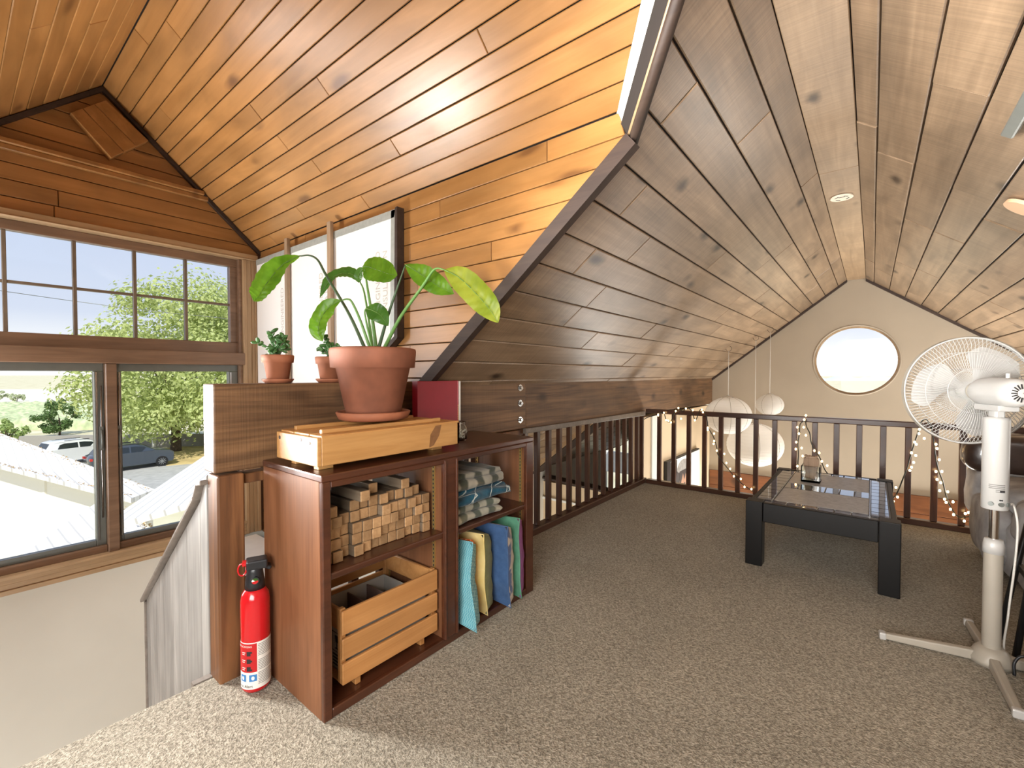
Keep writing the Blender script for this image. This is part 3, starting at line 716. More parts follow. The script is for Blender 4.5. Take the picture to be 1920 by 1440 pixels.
for x0, top in ((-2.972, 1.925), (-2.447, 1.922)):
    MB().box(x0 - .015, x0 + .022, 1.375, 1.397, .985, top).build('batten', M['batten'], ip, bevel=.002)
def text_mb(txt, size, fn, depth=0.0):
    c = bpy.data.curves.new('t', 'FONT'); c.body = txt; c.size = size; c.align_x = 'LEFT'; c.resolution_u = 3
    o = bpy.data.objects.new('t', c); COL.objects.link(o); dg = bpy.context.evaluated_depsgraph_get(); me = bpy.data.meshes.new_from_object(o.evaluated_get(dg))
    m = MB(); m.add([fn(v.co.x, v.co.y) for v in me.vertices], [tuple(p.vertices) for p in me.polygons])
    bpy.data.objects.remove(o, do_unlink=True); bpy.data.curves.remove(c); bpy.data.meshes.remove(me); return m
for x, zz in ((-1.99, 1.36), (-2.56, 1.33), (-3.06, 1.30)):
    for t, dx in (('ENGINEERED', 0), ('INSULATION', .062)):
        text_mb(t, .055, lambda a, b, x=x, dx=dx, zz=zz: (x + dx - b, 1.4008, zz + a)).build('faint_lettering', M['faint_ink'], ip)

# --- gable end wall with round window
ge = root('wall_gable')
cx, cz, rr = -.155, 1.208, .402
outer = [(-1.76, -2.6), (1.62, -2.6), (1.62, .92), (-.07, 2.15), (-.24, 2.155), (-1.76, .97)]
def ray_poly(t):
    d = (cos(t), sin(t)); best = None
    for i in range(len(outer)):
        p, q = outer[i], outer[(i + 1) % len(outer)]; e = (q[0] - p[0], q[1] - p[1]); den = d[0] * e[1] - d[1] * e[0]
        if abs(den) < 1e-9: continue
        k = ((p[0] - cx) * e[1] - (p[1] - cz) * e[0]) / den; w = ((p[0] - cx) * d[1] - (p[1] - cz) * d[0]) / den
        if k > 0 and -1e-6 <= w <= 1 + 1e-6 and (best is None or k < best): best = k
    return best
angs = sorted([2 * pi * i / 96 for i in range(96)] + [atan2(p[1] - cz, p[0] - cx) % (2 * pi) for p in outer])
N_ = len(angs); vi = [(cx + rr * cos(t), 6.59, cz + rr * sin(t)) for t in angs]; vo_ = [(cx + ray_poly(t) * cos(t), 6.59, cz + ray_poly(t) * sin(t)) for t in angs]
vb = [(x, 6.74, z) for x, y, z in vi]
m = MB(); m.add(vi + vo_ + vb, [(i, (i + 1) % N_, N_ + (i + 1) % N_, N_ + i) for i in range(N_)] + [(i, (i + 1) % N_, 2 * N_ + (i + 1) % N_, 2 * N_ + i) for i in range(N_)])
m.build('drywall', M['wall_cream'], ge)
w2 = root('window_2')
ringM = Matrix.Rotation(-pi / 2, 3, 'X')
m = MB(); m.lathe([(rr, 0), (rr, .03), (rr - .018, .03), (rr - .018, 0), (rr, 0)], (cx, 6.70, cz), 64, mat=ringM); m.build('round_frame', M['casing_wood'], w2)
m = MB(); m.lathe([(0.001, 0), (rr - .015, 0)], (cx, 6.715, cz), 64, mat=ringM, smooth=False); m.build('pane', M['glass'], w2)
m = MB(); m.lathe([(rr + .012, -.003), (rr + .012, .006), (rr - .002, .01), (rr - .002, -.003)], (cx, 6.592, cz), 64, mat=Matrix.Rotation(pi / 2, 3, 'X')); m.build('round_trim', M['wall_cream'], w2)
# dark wood wainscot at the foot of the gable wall
for k in range(4):
    MB().box(-1.74, 1.6, 6.565, 6.589, -.275 - .20 * (k + 1) + .003, -.275 - .20 * k).build('wainscot_board', M['wainscot'], ge, bevel=.003)
# edge trims where the slopes meet the gable
gt = root('trim_3')
m = MB(); m.hexa([(-1.74, 6.555, ZL(-1.74) - .03), (-1.74, 6.589, ZL(-1.74) - .03), (-1.74, 6.589, ZL(-1.74)), (-1.74, 6.555, ZL(-1.74)), (-.24, 6.555, ZL(-.24) - .03), (-.24, 6.589, ZL(-.24) - .03), (-.24, 6.589, ZL(-.24)), (-.24, 6.555, ZL(-.24))]); m.build('rake_trim', M['trim_dark'], gt)
zr_ = lambda x: 2.14 - SR * (x + .07)
m = MB(); m.hexa([(-.07, 6.555, zr_(-.07) - .03), (-.07, 6.589, zr_(-.07) - .03), (-.07, 6.589, zr_(-.07)), (-.07, 6.555, zr_(-.07)), (1.6, 6.555, zr_(1.6) - .03), (1.6, 6.589, zr_(1.6) - .03), (1.6, 6.589, zr_(1.6)), (1.6, 6.555, zr_(1.6))]); m.build('rake_trim', M['trim_dark'], gt)
# other walls of the shell
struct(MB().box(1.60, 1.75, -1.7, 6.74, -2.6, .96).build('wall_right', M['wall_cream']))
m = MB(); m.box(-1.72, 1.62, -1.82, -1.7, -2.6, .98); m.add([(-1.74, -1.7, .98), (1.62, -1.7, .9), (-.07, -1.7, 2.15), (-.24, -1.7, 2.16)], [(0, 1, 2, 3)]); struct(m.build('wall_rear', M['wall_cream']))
m = MB(); m.box(-3.62, -1.72, -2.1, -2.0, -2.6, 1.94); m.box(-3.62, -1.60, -2.1, -.27, 1.94, 1.99); m.box(-1.775, -1.62, -2.1, -1.7, -2.6, 1.94); m.box(-3.62, -3.52, -2.1, -.26, 1.9, 2.0); struct(m.build('wall_stair', M['wall_sage']))
# lower side wall under the beam past the loft edge, knee wall and lower cross wall of the side aisle
m = MB(); m.box(-1.86, -1.75, 4.24, 6.59, -2.6, .62); struct(m.build('wall_lower_side', M['wall_tan']))
struct(MB().box(-1.752, -1.735, 4.46, 4.60, -2.6, .62).build('trim_4', M['white_wall']))
struct(MB().box(-3.16, -3.06, 1.5, 5.95, -2.6, -.07).build('wall_knee', M['white_wall']))
m = MB(); m.box(-3.06, -1.87, 4.44, 4.54, -2.6, -.235); cwall = struct(m.build('wall_lower_cross', M['wall_tan']))
struct(MB().hexa([(-3.08, 4.41, -.20), (-1.87, 4.41, -.255), (-1.87, 4.56, -.255), (-3.08, 4.56, -.20), (-3.08, 4.41, -.175), (-1.87, 4.41, -.228), (-1.87, 4.56, -.228), (-3.08, 4.56, -.175)]).build('trim_5', M['trim_dark'], bevel=.004))
struct(MB().box(-3.06, -2.55, 4.415, 4.44, -.44, -.415).build('trim_6', M['white_wall']))
# side aisle end wall with its sloped window
wa = root('wall_aisle_end')
m = MB(); m.box(-2.90, -1.86, 6.59, 6.70, -2.6, .95); m.box(-3.9, -3.36, 6.59, 6.70, -2.6, -.1); m.box(-3.36, -2.90, 6.59, 6.70, -2.6, -1.3)
m.build('drywall', M['wall_cream'], wa)
w3 = root('window_3')
MB().box(-3.36, -2.90, 6.56, 6.64, -.51, -.19).build('transom_rail', M['white_wall'], w3, bevel=.004)
MB().box(-3.37, -3.32, 6.57, 6.64, -1.3, -.15).build('window_stile', M['white_wall'], w3, bevel=.004)
MB().box(-2.93, -2.88, 6.57, 6.64, -1.3, .15).build('window_stile', M['white_wall'], w3, bevel=.004)
MB().box(-3.36, -2.90, 6.62, 6.624, -1.3, .16).build('pane', M['glass'], w3)
struct(MB().box(-3.95, -3.85, 5.9, 6.7, -2.6, -.3).build('wall_aisle_outer', M['white_wall']))

# --- beam in two lengths with bolts, post
bz = lambda y: (1.018 - .0045 * y, .717 - .0063 * y if y < 2.296 else .7025 - .0155 * (y - 2.296))
def beam_piece(y0, y1):
    m = MB(); t0, b0 = bz(y0); t1, b1 = bz(y1)
    m.hexa([(-1.815, y0, b0), (-1.718, y0, b0), (-1.718, y1, b1), (-1.815, y1, b1), (-1.815, y0, t0), (-1.718, y0, t0), (-1.718, y1, t1), (-1.815, y1, t1)])
    return m
br = thing('timber_beam', (-1.766, 2.3, .70), 'long rough-sawn timber beam running under the left ceiling slope', 'beam')
beam_piece(.552, 2.294).build('beam_length', M['beam_wood'], br, bevel=.006, seg=2)
beam_piece(2.298, 6.59).build('beam_length', M['beam_wood'], br, bevel=.006, seg=2)
for z in (.963, .867, .763):
    bo = MB().cyl((-1.718, 2.229, z), (-1.712, 2.229, z), .021, n=20).build('washer', M['steel'], br, bevel=.002)
    MB().cyl((-1.714, 2.229, z), (-1.698, 2.229, z), .011, n=6, smooth=False).build('bolt_head', M['steel'], bo, bevel=.0015)
ps = MB().box(-1.795, -1.703, .556, .640, -.05, .706).build('timber_post', M['post_wood'], bevel=.006, seg=2)
tag(ps, 'square rough brown timber post under the near end of the beam', 'post')
MB().box(-1.80, -1.775, .50, .556, -.25, .0).build('trim_7', M['laminate_trim'])['kind'] = 'structure'

# --- stair guard clad in grey laminate boards
sg_ = thing('stair_guard', (-2.2, .57, -.6), 'stepped stair guard clad in grey wood-look laminate boards beside the post', 'stair guard')
xs = [-2.60, -2.545, -2.49, -2.44, -2.335, -2.20, -2.02, -1.87, -1.80]
def gtop(x): return .01 + (x + 2.60) * .80 if x < -1.82 else .70
for a, b in zip(xs[:-1], xs[1:]):
    q = [(a + .001, -1.4), (b - .001, -1.4), (b - .001, gtop(b)), (a + .001, gtop(a))]
    k = 4; m = MB(); m.add([(s, .555, t) for s, t in q] + [(s, .572, t) for s, t in q], [(0, 1, 2, 3), (7, 6, 5, 4)] + [(i, (i + 1) % k, k + (i + 1) % k, k + i) for i in range(k)])
    m.build('laminate_board', M['laminate'], sg_, bevel=.002)
MB().add([(-2.60, .574, -1.4), (-1.80, .574, -1.4), (-1.80, .574, gtop(-1.85)), (-2.60, .574, 0)] + [(-2.60, .64, -1.4), (-1.80, .64, -1.4), (-1.80, .64, gtop(-1.85)), (-2.60, .64, 0)], [(0, 1, 2, 3), (7, 6, 5, 4), (0, 1, 5, 4), (1, 2, 6, 5), (2, 3, 7, 6), (3, 0, 4, 7)]).build('core', M['laminate_trim'], sg_)
def capbar(p, q, t=.018):
    (x0, z0), (x1, z1) = p, q
    return MB().hexa([(x0, .535, z0), (x1, .535, z1), (x1, .66, z1), (x0, .66, z0), (x0, .535, z0 + t), (x1, .535, z1 + t), (x1, .66, z1 + t), (x0, .66, z0 + t)])
capbar((-2.62, -.005), (-1.88, .60)).build('cap', M['laminate_trim'], sg_, bevel=.003)
capbar((-1.88, .60), (-1.845, .655)).build('cap', M['laminate_trim'], sg_, bevel=.003)
capbar((-1.85, .655), (-1.80, .665)).build('cap', M['laminate_trim'], sg_, bevel=.003)
MB().box(-2.615, -2.60, .548, .65, -1.4, .0).build('end_trim', M['laminate_trim'], sg_, bevel=.003)
# slatted ledge in the stairwell
le = thing('slatted_ledge', (-3.2, 1.2, -.5), 'white-topped ledge with wooden slat front seen behind the post', 'ledge')
MB().box(-3.45, -2.0, 1.06, 1.37, -.125, -.102).build('ledge_top', M['white_wall'], le, bevel=.003)
MB().box(-3.45, -2.0, 1.10, 1.37, -1.2, -.126).build('ledge_body', M['groove'], le)
for i in range(22):
    x = -3.45 + i * .066; MB().box(x, x + .056, 1.072, 1.099, -1.2, -.127).build('slat', M['slat_wood'], le, bevel=.002)

# ================================================================ RAILINGS
rl = thing('loft_railing', (-1.70, 2.4, 0), 'dark brown baluster railing under the timber beam along the left loft edge', 'railing')
MB().box(-1.765, -1.690, 1.76, 4.21, .0, .045).build('bottom_rail', M['rail_wood_y'], rl, bevel=.004)
m = MB(); m.hexa([(-1.7175, 2.26, .674), (-1.69, 2.26, .674), (-1.69, 4.17, .652), (-1.7175, 4.17, .652), (-1.7175, 2.26, .706), (-1.69, 2.26, .706), (-1.69, 4.17, .694), (-1.7175, 4.17, .694)])
m.build('top_rail', M['laminate_trim'], rl, bevel=.003)
MB().box(-1.79, -1.72, .645, 2.27, .664, .698).build('top_rail', M['post_wood'], rl, bevel=.003)
for i in range(25):
    y = .80 + .1362 * i
    if y > 4.15: break
    MB().box(-1.752, -1.7185, y - .012, y + .022, .046 if y > 1.76 else -.05, bz(y)[1] - .004 if y > 2.27 else .662).build('baluster', M['rail_wood'], rl, bevel=.003)
MB().box(-1.735, -1.70, 4.13, 4.16, .046, .64).build('end_post', M['rail_wood'], rl, bevel=.003)
MB().box(-1.76, -1.74, 2.2, 2.25, .0, .69).build('beam_bracket', M['black_metal'], rl)
rf = thing('loft_railing', (-.4, 4.2, 0), 'dark brown baluster railing with string lights across the far loft edge', 'railing')
MB().box(-1.683, 1.60, 4.165, 4.225, .0, .04).build('bottom_rail', M['rail_wood_x'], rf, bevel=.004)
MB().box(-1.688, 1.60, 4.165, 4.225, .675, .715).build('top_rail', M['rail_wood_x'], rf, bevel=.005)
for i in range(24):
    x = -1.58 + .1362 * i
    if x > 1.58: break
    MB().box(x - .002, x + .034, 4.18, 4.214, .041, .674).build('baluster', M['rail_wood'], rf, bevel=.003)

# ================================================================ BOOKCASE AND WHAT STANDS ON IT
XF, XB, YN, YFAR, HB = -1.267, -1.665, .686, 1.752, .748
bc = thing('bookcase', (-1.466, 1.22, 0), 'low open-backed dark mahogany bookcase with two bays beside the railing', 'bookcase')
MB().box(XB, XF - .018, YN, YN + .022, 0, HB - .02).build('side_panel', M['case_wood'], bc, bevel=.002)
MB().box(XB, XF - .018, YFAR - .022, YFAR, 0, HB - .02).build('side_panel', M['case_wood'], bc, bevel=.002)
MB().box(XB - .003, XF, YN - .002, YFAR + .002, HB - .022, HB).build('top_board', M['case_front'], bc, bevel=.004, seg=2)
MB().box(XB, XF - .018, YN + .022, YFAR - .022, .010, .028).build('bottom_board', M['case_front'], bc)
for y in (1.176, 1.222):
    MB().box(XB, XF - .018, y, y + .018, .028, HB - .022).build('divider', M['case_wood'], bc, bevel=.001)
fr = MB(); fr.box(XF - .018, XF, YN, YN + .028, 0, HB - .022); fr.build('front_stile', M['case_front'], bc, bevel=.003)
MB().box(XF - .018, XF, YFAR - .055, YFAR, 0, HB - .022).build('front_stile', M['case_front'], bc, bevel=.003)
fs_ = MB().box(XF - .018, XF, 1.172, 1.245, .028, HB - .022).build('front_stile', M['case_front'], bc, bevel=.003)
m = MB()
for y in (1.178, 1.239): m.cyl((XF + .001, y, .03), (XF + .001, y, HB - .03), .006, n=8)
m.build('bead', M['case_front'], fs_)
MB().box(XF - .018, XF - .001, YN + .028, YFAR - .055, .0, .030).build('front_rail', M['case_front'], bc, bevel=.003)
MB().box(XF - .018, XF - .001, YN + .028, YFAR - .055, HB - .042, HB - .022).build('front_rail', M['case_front'], bc, bevel=.003)
MB().box(XB + .005, XF - .004, YN + .024, 1.174, .423, .446).build('shelf', M['case_front'], bc, bevel=.005, seg=2)
MB().box(XB + .005, XF - .012, 1.242, YFAR - .024, .408, .430).build('shelf', M['case_front'], bc, bevel=.005, seg=2)
for x in (XF - .06, XB + .05):
    for y, d in ((1.1755, -1), (YFAR - .0225, -1)):
        st = MB().box(x - .007, x + .007, y - .004, y, .05, HB - .03).build('shelf_standard', M['gold'], bc)
        mm = MB()
        for k in range(40): mm.box(x - .0025, x + .0025, y - .0046, y - .0035, .06 + k * .016, .067 + k * .016)
        mm.build('slots', M['ink_dark'], st)

# --- wooden blocks on the upper shelf
zS = .4465; bl = .0365
ORD = ['first', 'second', 'third', 'fourth', 'fifth', 'sixth', 'seventh', 'eighth', 'ninth', 'tenth', 'eleventh', 'twelfth']
bm0 = MB().obox((0, 0, 0), (1, 0, 0), (0, 1, 0), (0, 0, 1), .185, bl - .0012, bl - .001)
bproto = bm0.build('wooden_block', M['block_wood'], None, bevel=.003, seg=2, noshift=True); first = [True]; rb_ = random.Random(5)
def put_block(y, z, dx, lab):
    if first[0]: o = bproto; first[0] = False
    else: o = bproto.copy(); COL.objects.link(o)
    o.location = (-1.43 + dx, y, z); o.rotation_euler = (rb_.choice((0, pi / 2, pi)), 0, 0)
    tag(o, lab, 'block', 'wooden blocks on the bookcase shelf')
heights = [4, 4, 4, 5, 5, 5, 5, 5, 5, 5, 5, 4]
cy = YN + .0455
for c, hgt in enumerate(heights):
    for r_ in range(hgt):
        put_block(cy + c * .0368 + rb_.uniform(-.0004, .0004), zS + bl / 2 + r_ * bl, rb_.uniform(-.016, .020), 'weathered wooden block in the heap, %s column from the left, %s row up' % (ORD[c], ORD[r_]))
put_block(cy + .020, zS + bl * 4.5, .012, 'greyed block lying across the two leftmost columns of the block heap')
put_block(cy + .0368 * 3.3, zS + bl * 5.5, .040, 'greyed block jutting furthest forward on top of the block heap')
put_block(cy + .0368 * 5.4, zS + bl * 5.5, -.03, 'greyed block lying crosswise at the middle of the heap top')
put_block(cy + .0368 * 8.5, zS + bl * 5.5, .004, 'greyed block on top of the heap nearest the divider')

# --- slatted crate with a divided carton inside, lower left bay
cr_ = thing('slatted_crate', (-1.45, .98, .028), 'slatted orange pine crate holding a divided carton in the lower bookcase bay', 'crate')
CX0, CX1, CY0, CY1 = -1.635, -1.295, .768, 1.160
for z0, z1 in ((.060, .128), (.140, .208), (.220, .297)):
    MB().box(CX1 - .014, CX1, CY0 - .004, CY1 + .004, z0, z1).build('slat', M['crate_wood'], cr_, bevel=.003)
    MB().box(CX0, CX0 + .014, CY0 - .004, CY1 + .004, z0, z1).build('slat', M['crate_wood'], cr_, bevel=.003)
for y in (CY0, CY1 - .014):
    MB().box(CX0 + .03, CX1 - .03, y, y + .014, .225, .295).build('end_board', M['crate_wood'], cr_, bevel=.003)
    for x in (CX0 + .0145, CX1 - .0345):
        MB().box(x, x + .02, y - .002, y + .018, .058, .30).build('corner_post', M['crate_wood'], cr_, bevel=.003)
for y in (CY0 + .05, CY1 - .07):
    MB().box(CX0 + .015, CX1 - .015, y, y + .02, .0285, .06).build('runner', M['crate_wood'], cr_, bevel=.002)
MB().box(CX0 + .015, CX1 - .015, CY0, CY1, .060, .066).build('base_board', M['crate_wood'], cr_)
ct = thing('carton', (-1.455, .955, .067), 'grey cardboard carton with inner dividers standing inside the slatted crate', 'carton')
kx0, kx1, ky0, ky1, kz = CX0 + .037, CX1 - .037, CY0 + .024, CY1 - .024, .205
m = MB()
for a in ((kx0, kx1, ky0, ky0 + .004), (kx0, kx1, ky1 - .004, ky1), (kx0, kx0 + .004, ky0, ky1), (kx1 - .004, kx1, ky0, ky1)): m.box(a[0], a[1], a[2], a[3], .067, kz)
m.box(kx0, kx1, ky0, ky1, .0665, .07); m.build('carton_walls', M['cardboard_grey'], ct)
for i in range(1, 4):
    y = ky0 + (ky1 - ky0) * i / 4; MB().box(kx0 + .005, kx1 - .005, y - .002, y + .002, .071, kz - .01).build('divider', M['cardboard_inner'], ct)
MB().box((kx0 + kx1) / 2 - .002, (kx0 + kx1) / 2 + .002, ky0 + .005, ky1 - .005, .071, kz - .012).build('divider', M['cardboard_inner'], ct)
m = MB(); yy = ky0 - .0006
def prn(x0, x1, z0, z1): m.box(x0, x1, yy, yy + .0004, z0, z1)
bx0, bx1, bz0, bz1 = kx1 - .075, kx1 - .015, .125, .190
for a in ((bx0, bx1, bz0, bz0 + .002), (bx0, bx1, bz1 - .002, bz1), (bx0, bx0 + .002, bz0, bz1), (bx1 - .002, bx1, bz0, bz1)): prn(*a)
gx = (bx0 + bx1) / 2
prn(gx - .002, gx + .002, .137, .157); prn(gx - .010, gx + .010, .135, .138)
m.add([(gx - .012, yy, .180), (gx + .012, yy, .180), (gx + .007, yy, .157), (gx - .007, yy, .157)], [(0, 1, 2, 3)])
for k in range(4): prn(kx1 - .07, kx1 - .02 - .008 * (k % 2), .112 - k * .011, .117 - k * .011)
m.build('printed_symbols', M['ink_dark'], ct)

# --- blankets on the right shelf
def blanket(name, z0, layers, pitch, x0, x1, y0, y1, mat, label, seed, drop=0):
    r = random.Random(seed); pts = []; th = pitch * .46
    for k in range(layers):
        z = z0 + pitch * (k + .5); a, b = (x0, x1) if k % 2 == 0 else (x1, x0)
        a += r.uniform(-.012, .012); b += r.uniform(-.012, .012)
        n = 9
        for i in range(n + 1): pts.append((a + (b - a) * i / n, z))
        if k < layers - 1:
            s = 1 if b > a else -1
            for i in range(1, 6):
                t = pi * i / 6; pts.append((b + s * sin(t) * pitch * .55, z + pitch * (1 - cos(t)) / 2))
    n = len(pts); ny = 14; outl = []
    nor = []
    for i in range(n):
        p, q = V(pts[max(i - 1, 0)]), V(pts[min(i + 1, n - 1)]); d = (q - p).normalized(); nor.append(V((-d.y, d.x)))
    for i in range(n): outl.append(V(pts[i]) + nor[i] * th)
    for i in range(n - 1, -1, -1): outl.append(V(pts[i]) - nor[i] * th)
    K = len(outl); m = MB(); vs = []
    for j in range(ny + 1):
        f = j / ny; y = y0 + (y1 - y0) * f; e = min(f, 1 - f); sag = -.25 * pitch * max(0, 1 - e * 8) ** 2
        for q in outl:
            w = .0022 * sin(y * 47 + q.y * 160 + seed) + .0018 * sin(y * 23 + q.x * 40 + seed * 2)
            hh = (q.y - z0) / (layers * pitch)
            vs.append((q.x + w * 1.4 + .004 * sin(y * 19 + seed), y + .006 * sin(q.y * 150 + seed), q.y + (w + sag * hh + .014 * hh * sin(y * 13 + seed) * 0.5) * (0 if hh < .08 else 1)))
    fs = [(j * K + i, j * K + (i + 1) % K, (j + 1) * K + (i + 1) % K, (j + 1) * K + i) for j in range(ny) for i in range(K)]
    m.add(vs, fs, True); m.add(vs[:K], [list(range(K))]); m.add(vs[-K:], [list(range(K))])
    o = m.build(name, mat); tag(o, label, 'blanket'); return o
blanket('folded_blanket', .4325, 4, .0165, -1.56, -1.315, 1.255, 1.545, M['blanket_grey'], 'folded olive and cream plaid blanket at the bottom of the stack on the shelf', 3)
blanket('folded_blanket', .5035, 3, .0185, -1.56, -1.325, 1.262, 1.610, M['blanket_teal'], 'folded teal blanket with thin white check lines in the middle of the stack', 8)
blanket('folded_blanket', .5645, 3, .0235, -1.57, -1.325, 1.255, 1.565, M['blanket_olive'], 'folded grey-green plaid blanket on top of the stack on the shelf', 5)

# --- cushions standing in the lower right bay
def cushion(name, c, w, h, th, tilt, yaw, mats, label, seed=0, lean=0, slump=0, pinch=.05, seam=.36):
    """standing cushion: local u across (x), v up (z), thickness along y; two faces with materials front/back"""
    t = bpy.data.objects.new(name, None); COL.objects.link(t); t.location = c; t.rotation_euler = (tilt, lean, yaw); t.empty_display_size = .1
    tag(t, label, 'cushion')
    n = 18
    def face(sg):
        def fn(u, v):
            a, b = 2 * u - 1, 2 * v - 1
            e_ = (.42 if sg > 0 else .24)
            k = (max(0, 1 - abs(a) ** 2.6) ** e_) * (max(0, 1 - abs(b) ** 2.6) ** e_)
            edge = max(abs(a), abs(b)) ** 5; so_ = seam * th * edge
            sx = 1 - pinch * (1 - b * b) ; sz = 1 - pinch * (1 - a * a)
            wr = .004 * sin(a * 7 + b * 11 + seed) * k + .0035 * sin(b * 17 + a * 3 + seed * 3) * k * (1 - k * .4)
            y = so_ + (th / 2 - so_) * k + wr if sg > 0 else so_ - (th / 2 + so_) * k + wr
            return V((a * w / 2 * sx + slump * (1 - v) ** 2, y + .004 * sin(b * 5 + seed), v * h + (sz - 1) * b * h / 2))
        return fn
    f = MB(); f.grid(face(1), n, n, True); f.build('cover_front' if False else 'cushion_cover', mats[0], t, local=True)
    g = MB(); g.grid(face(-1), n, n, True); g.build('cushion_back', mats[1], t, local=True)
    pts = []
    for a, b in [(i / 9 * 2 - 1, -1) for i in range(10)] + [(1, i / 9 * 2 - 1) for i in range(1, 10)] + [(1 - i / 9 * 2, 1) for i in range(1, 10)] + [(-1, 1 - i / 9 * 2) for i in range(1, 9)]:
        q = face(1)((a + 1) / 2, (b + 1) / 2); pts.append(q)
    MB().tube(pts, .0028, 6, closed=True).build('piping', mats[0], t, local=True)
    return t
# faces turned towards -Y (towards the viewer's left); front = +local y after a half turn
cushion('cushion', (-1.395, 1.297, .0362), .30, .335, .075, radians(5), pi + radians(2), (M['cush_teal'], M['cush_teal']), 'light teal cushion with a wavy pattern slumped against the middle divider', 1, slump=-.05)
cushion('cushion', (-1.415, 1.356, .0362), .28, .330, .055, radians(-1), pi + radians(2), (M['cush_orange'], M['cush_orange']), 'orange cushion with pale lattice pattern squeezed behind the teal cushion', 2)
cushion('cushion', (-1.405, 1.430, .0362), .31, .350, .105, radians(-3), pi + radians(2), (M['cush_yellow'], M['cush_green_edge']), 'mottled yellow cushion with olive back in the bookcase', 3)
cushion('cushion', (-1.375, 1.535, .0362), .33, .362, .090, radians(-3), pi + radians(1), (M['cush_blue'], M['cush_floral']), 'navy blue cushion with a blue and white floral back', 4)
cushion('cushion', (-1.385, 1.632, .0362), .32, .368, .082, radians(-3), pi + radians(1), (M['cush_green'], M['cush_purple']), 'green cushion with purple back at the far end of the bookcase', 5)

# --- long shallow pine box on the bookcase
lb = thing('pine_box', (-1.44, .99, .748), 'long shallow pine crate on small feet under the large plant pot', 'box')
LX0, LX1, LY0, LY1, LZ0, LZ1 = -1.568, -1.300, .690, 1.288, .768, .862
MB().box(LX1 - .014, LX1, LY0 + .014, LY1, LZ0, LZ1 - .004).build('side_board', M['pine'], lb, bevel=.002)
MB().box(LX0, LX0 + .014, LY0 + .014, LY1, LZ0, LZ1 - .004).build('side_board', M['pine'], lb, bevel=.002)
MB().box(LX0, LX1, LY0, LY0 + .0135, LZ0, LZ1 - .006).build('end_board', M['pine'], lb, bevel=.002)
MB().box(LX0, LX1, LY1 - .0135, LY1, LZ0, LZ1 - .006).build('end_board', M['pine'], lb, bevel=.002)
for x0, x1 in ((LX1 - .075, LX1 - .002), (LX0 + .092, LX1 - .080), (LX0 + .002, LX0 + .087)):
    MB().box(x0, x1, LY0 + .015, LY1 - .002, LZ1 - .014, LZ1 - .001).build('lid_slat', M['pine'], lb, bevel=.0015)
for x0, x1 in ((LX1 - .060, LX1 - .046), (LX0 + .040, LX0 + .054)):
    MB().box(x0, x1, LY0 + .04, LY1 - .06, LZ1 - .001, LZ1 + .0125).build('lid_batten', M['pine'], lb, bevel=.0015)
for y in (LY0 + .03, LY1 - .10):
    for x in (LX0 + .04, LX1 - .08): MB().box(x, x + .03, y, y + .05, HB + .0005, LZ0).build('foot', M['pine'], lb, bevel=.001)
for x, z in ((-1.545, .838), (-1.40, .842), (-1.345, .837)):
    MB().cyl((x, LY0 - .0008, z), (x, LY0 + .004, z), .006, n=12).build('knot_plug', M['trim_dark'], lb)

MB().add([(LX1 + .0006, 1.128, .772), (LX1 + .0006, 1.150, .778), (LX1 + .0006, 1.178, .812), (LX1 + .0006, 1.190, .853), (LX1 + .0006, 1.160, .852), (LX1 + .0006, 1.134, .820)], [(0, 1, 2, 3, 4, 5)]).build('knot_figure', M['knot_brown'], lb)
# --- large potted peace lily
pc = V((-1.494, 1.02, 0)); zp = LZ1 + .0135
sau = MB().lathe([(.001, zp), (.108, zp), (.128, zp + .006), (.138, zp + .030), (.132, zp + .034), (.126, zp + .030), (.116, zp + .012), (.001, zp + .012)], pc, 48).build('plant_saucer', M['terracotta'])
tag(sau, 'wide terracotta saucer on the pine box under the largest pot', 'saucer')
pt = thing('peace_lily', pc + V((0, 0, zp + .0125)), 'large broad-leaved green house plant in the biggest terracotta pot', 'plant')
z1 = zp + .0125; zt = 1.147
MB().lathe([(.001, z1), (.094, z1), (.1, z1 + .006), (.136, zt - .075), (.155, zt - .073), (.160, zt - .012), (.158, zt - .003), (.150, zt), (.145, zt - .006), (.140, zt - .04), (.001, zt - .04)], pc, 56).build('pot', M['terracotta_dark'], pt)
MB().lathe([(.001, zt - .028), (.142, zt - .030)], pc, 40).build('soil', M['soil'], pt)
def bez(P, n):
    """Catmull-Rom through points"""
    P = [V(p) for p in P]; out = []
    for i in range(len(P) - 1):
        a = P[i - 1] if i else P[0] * 2 - P[1]; b, c = P[i], P[i + 1]; d = P[i + 2] if i + 2 < len(P) else c * 2 - b
        for k in range(n):
            t = k / n; out.append(.5 * ((2 * b) + (c - a) * t + (2 * a - 5 * b + 4 * c - d) * t * t + (3 * b - a - 3 * c + d) * t ** 3))
    out.append(P[-1]); return out
VIEW = V((sin(YAW), -cos(YAW), .25)).normalized()      # from the plant towards the room
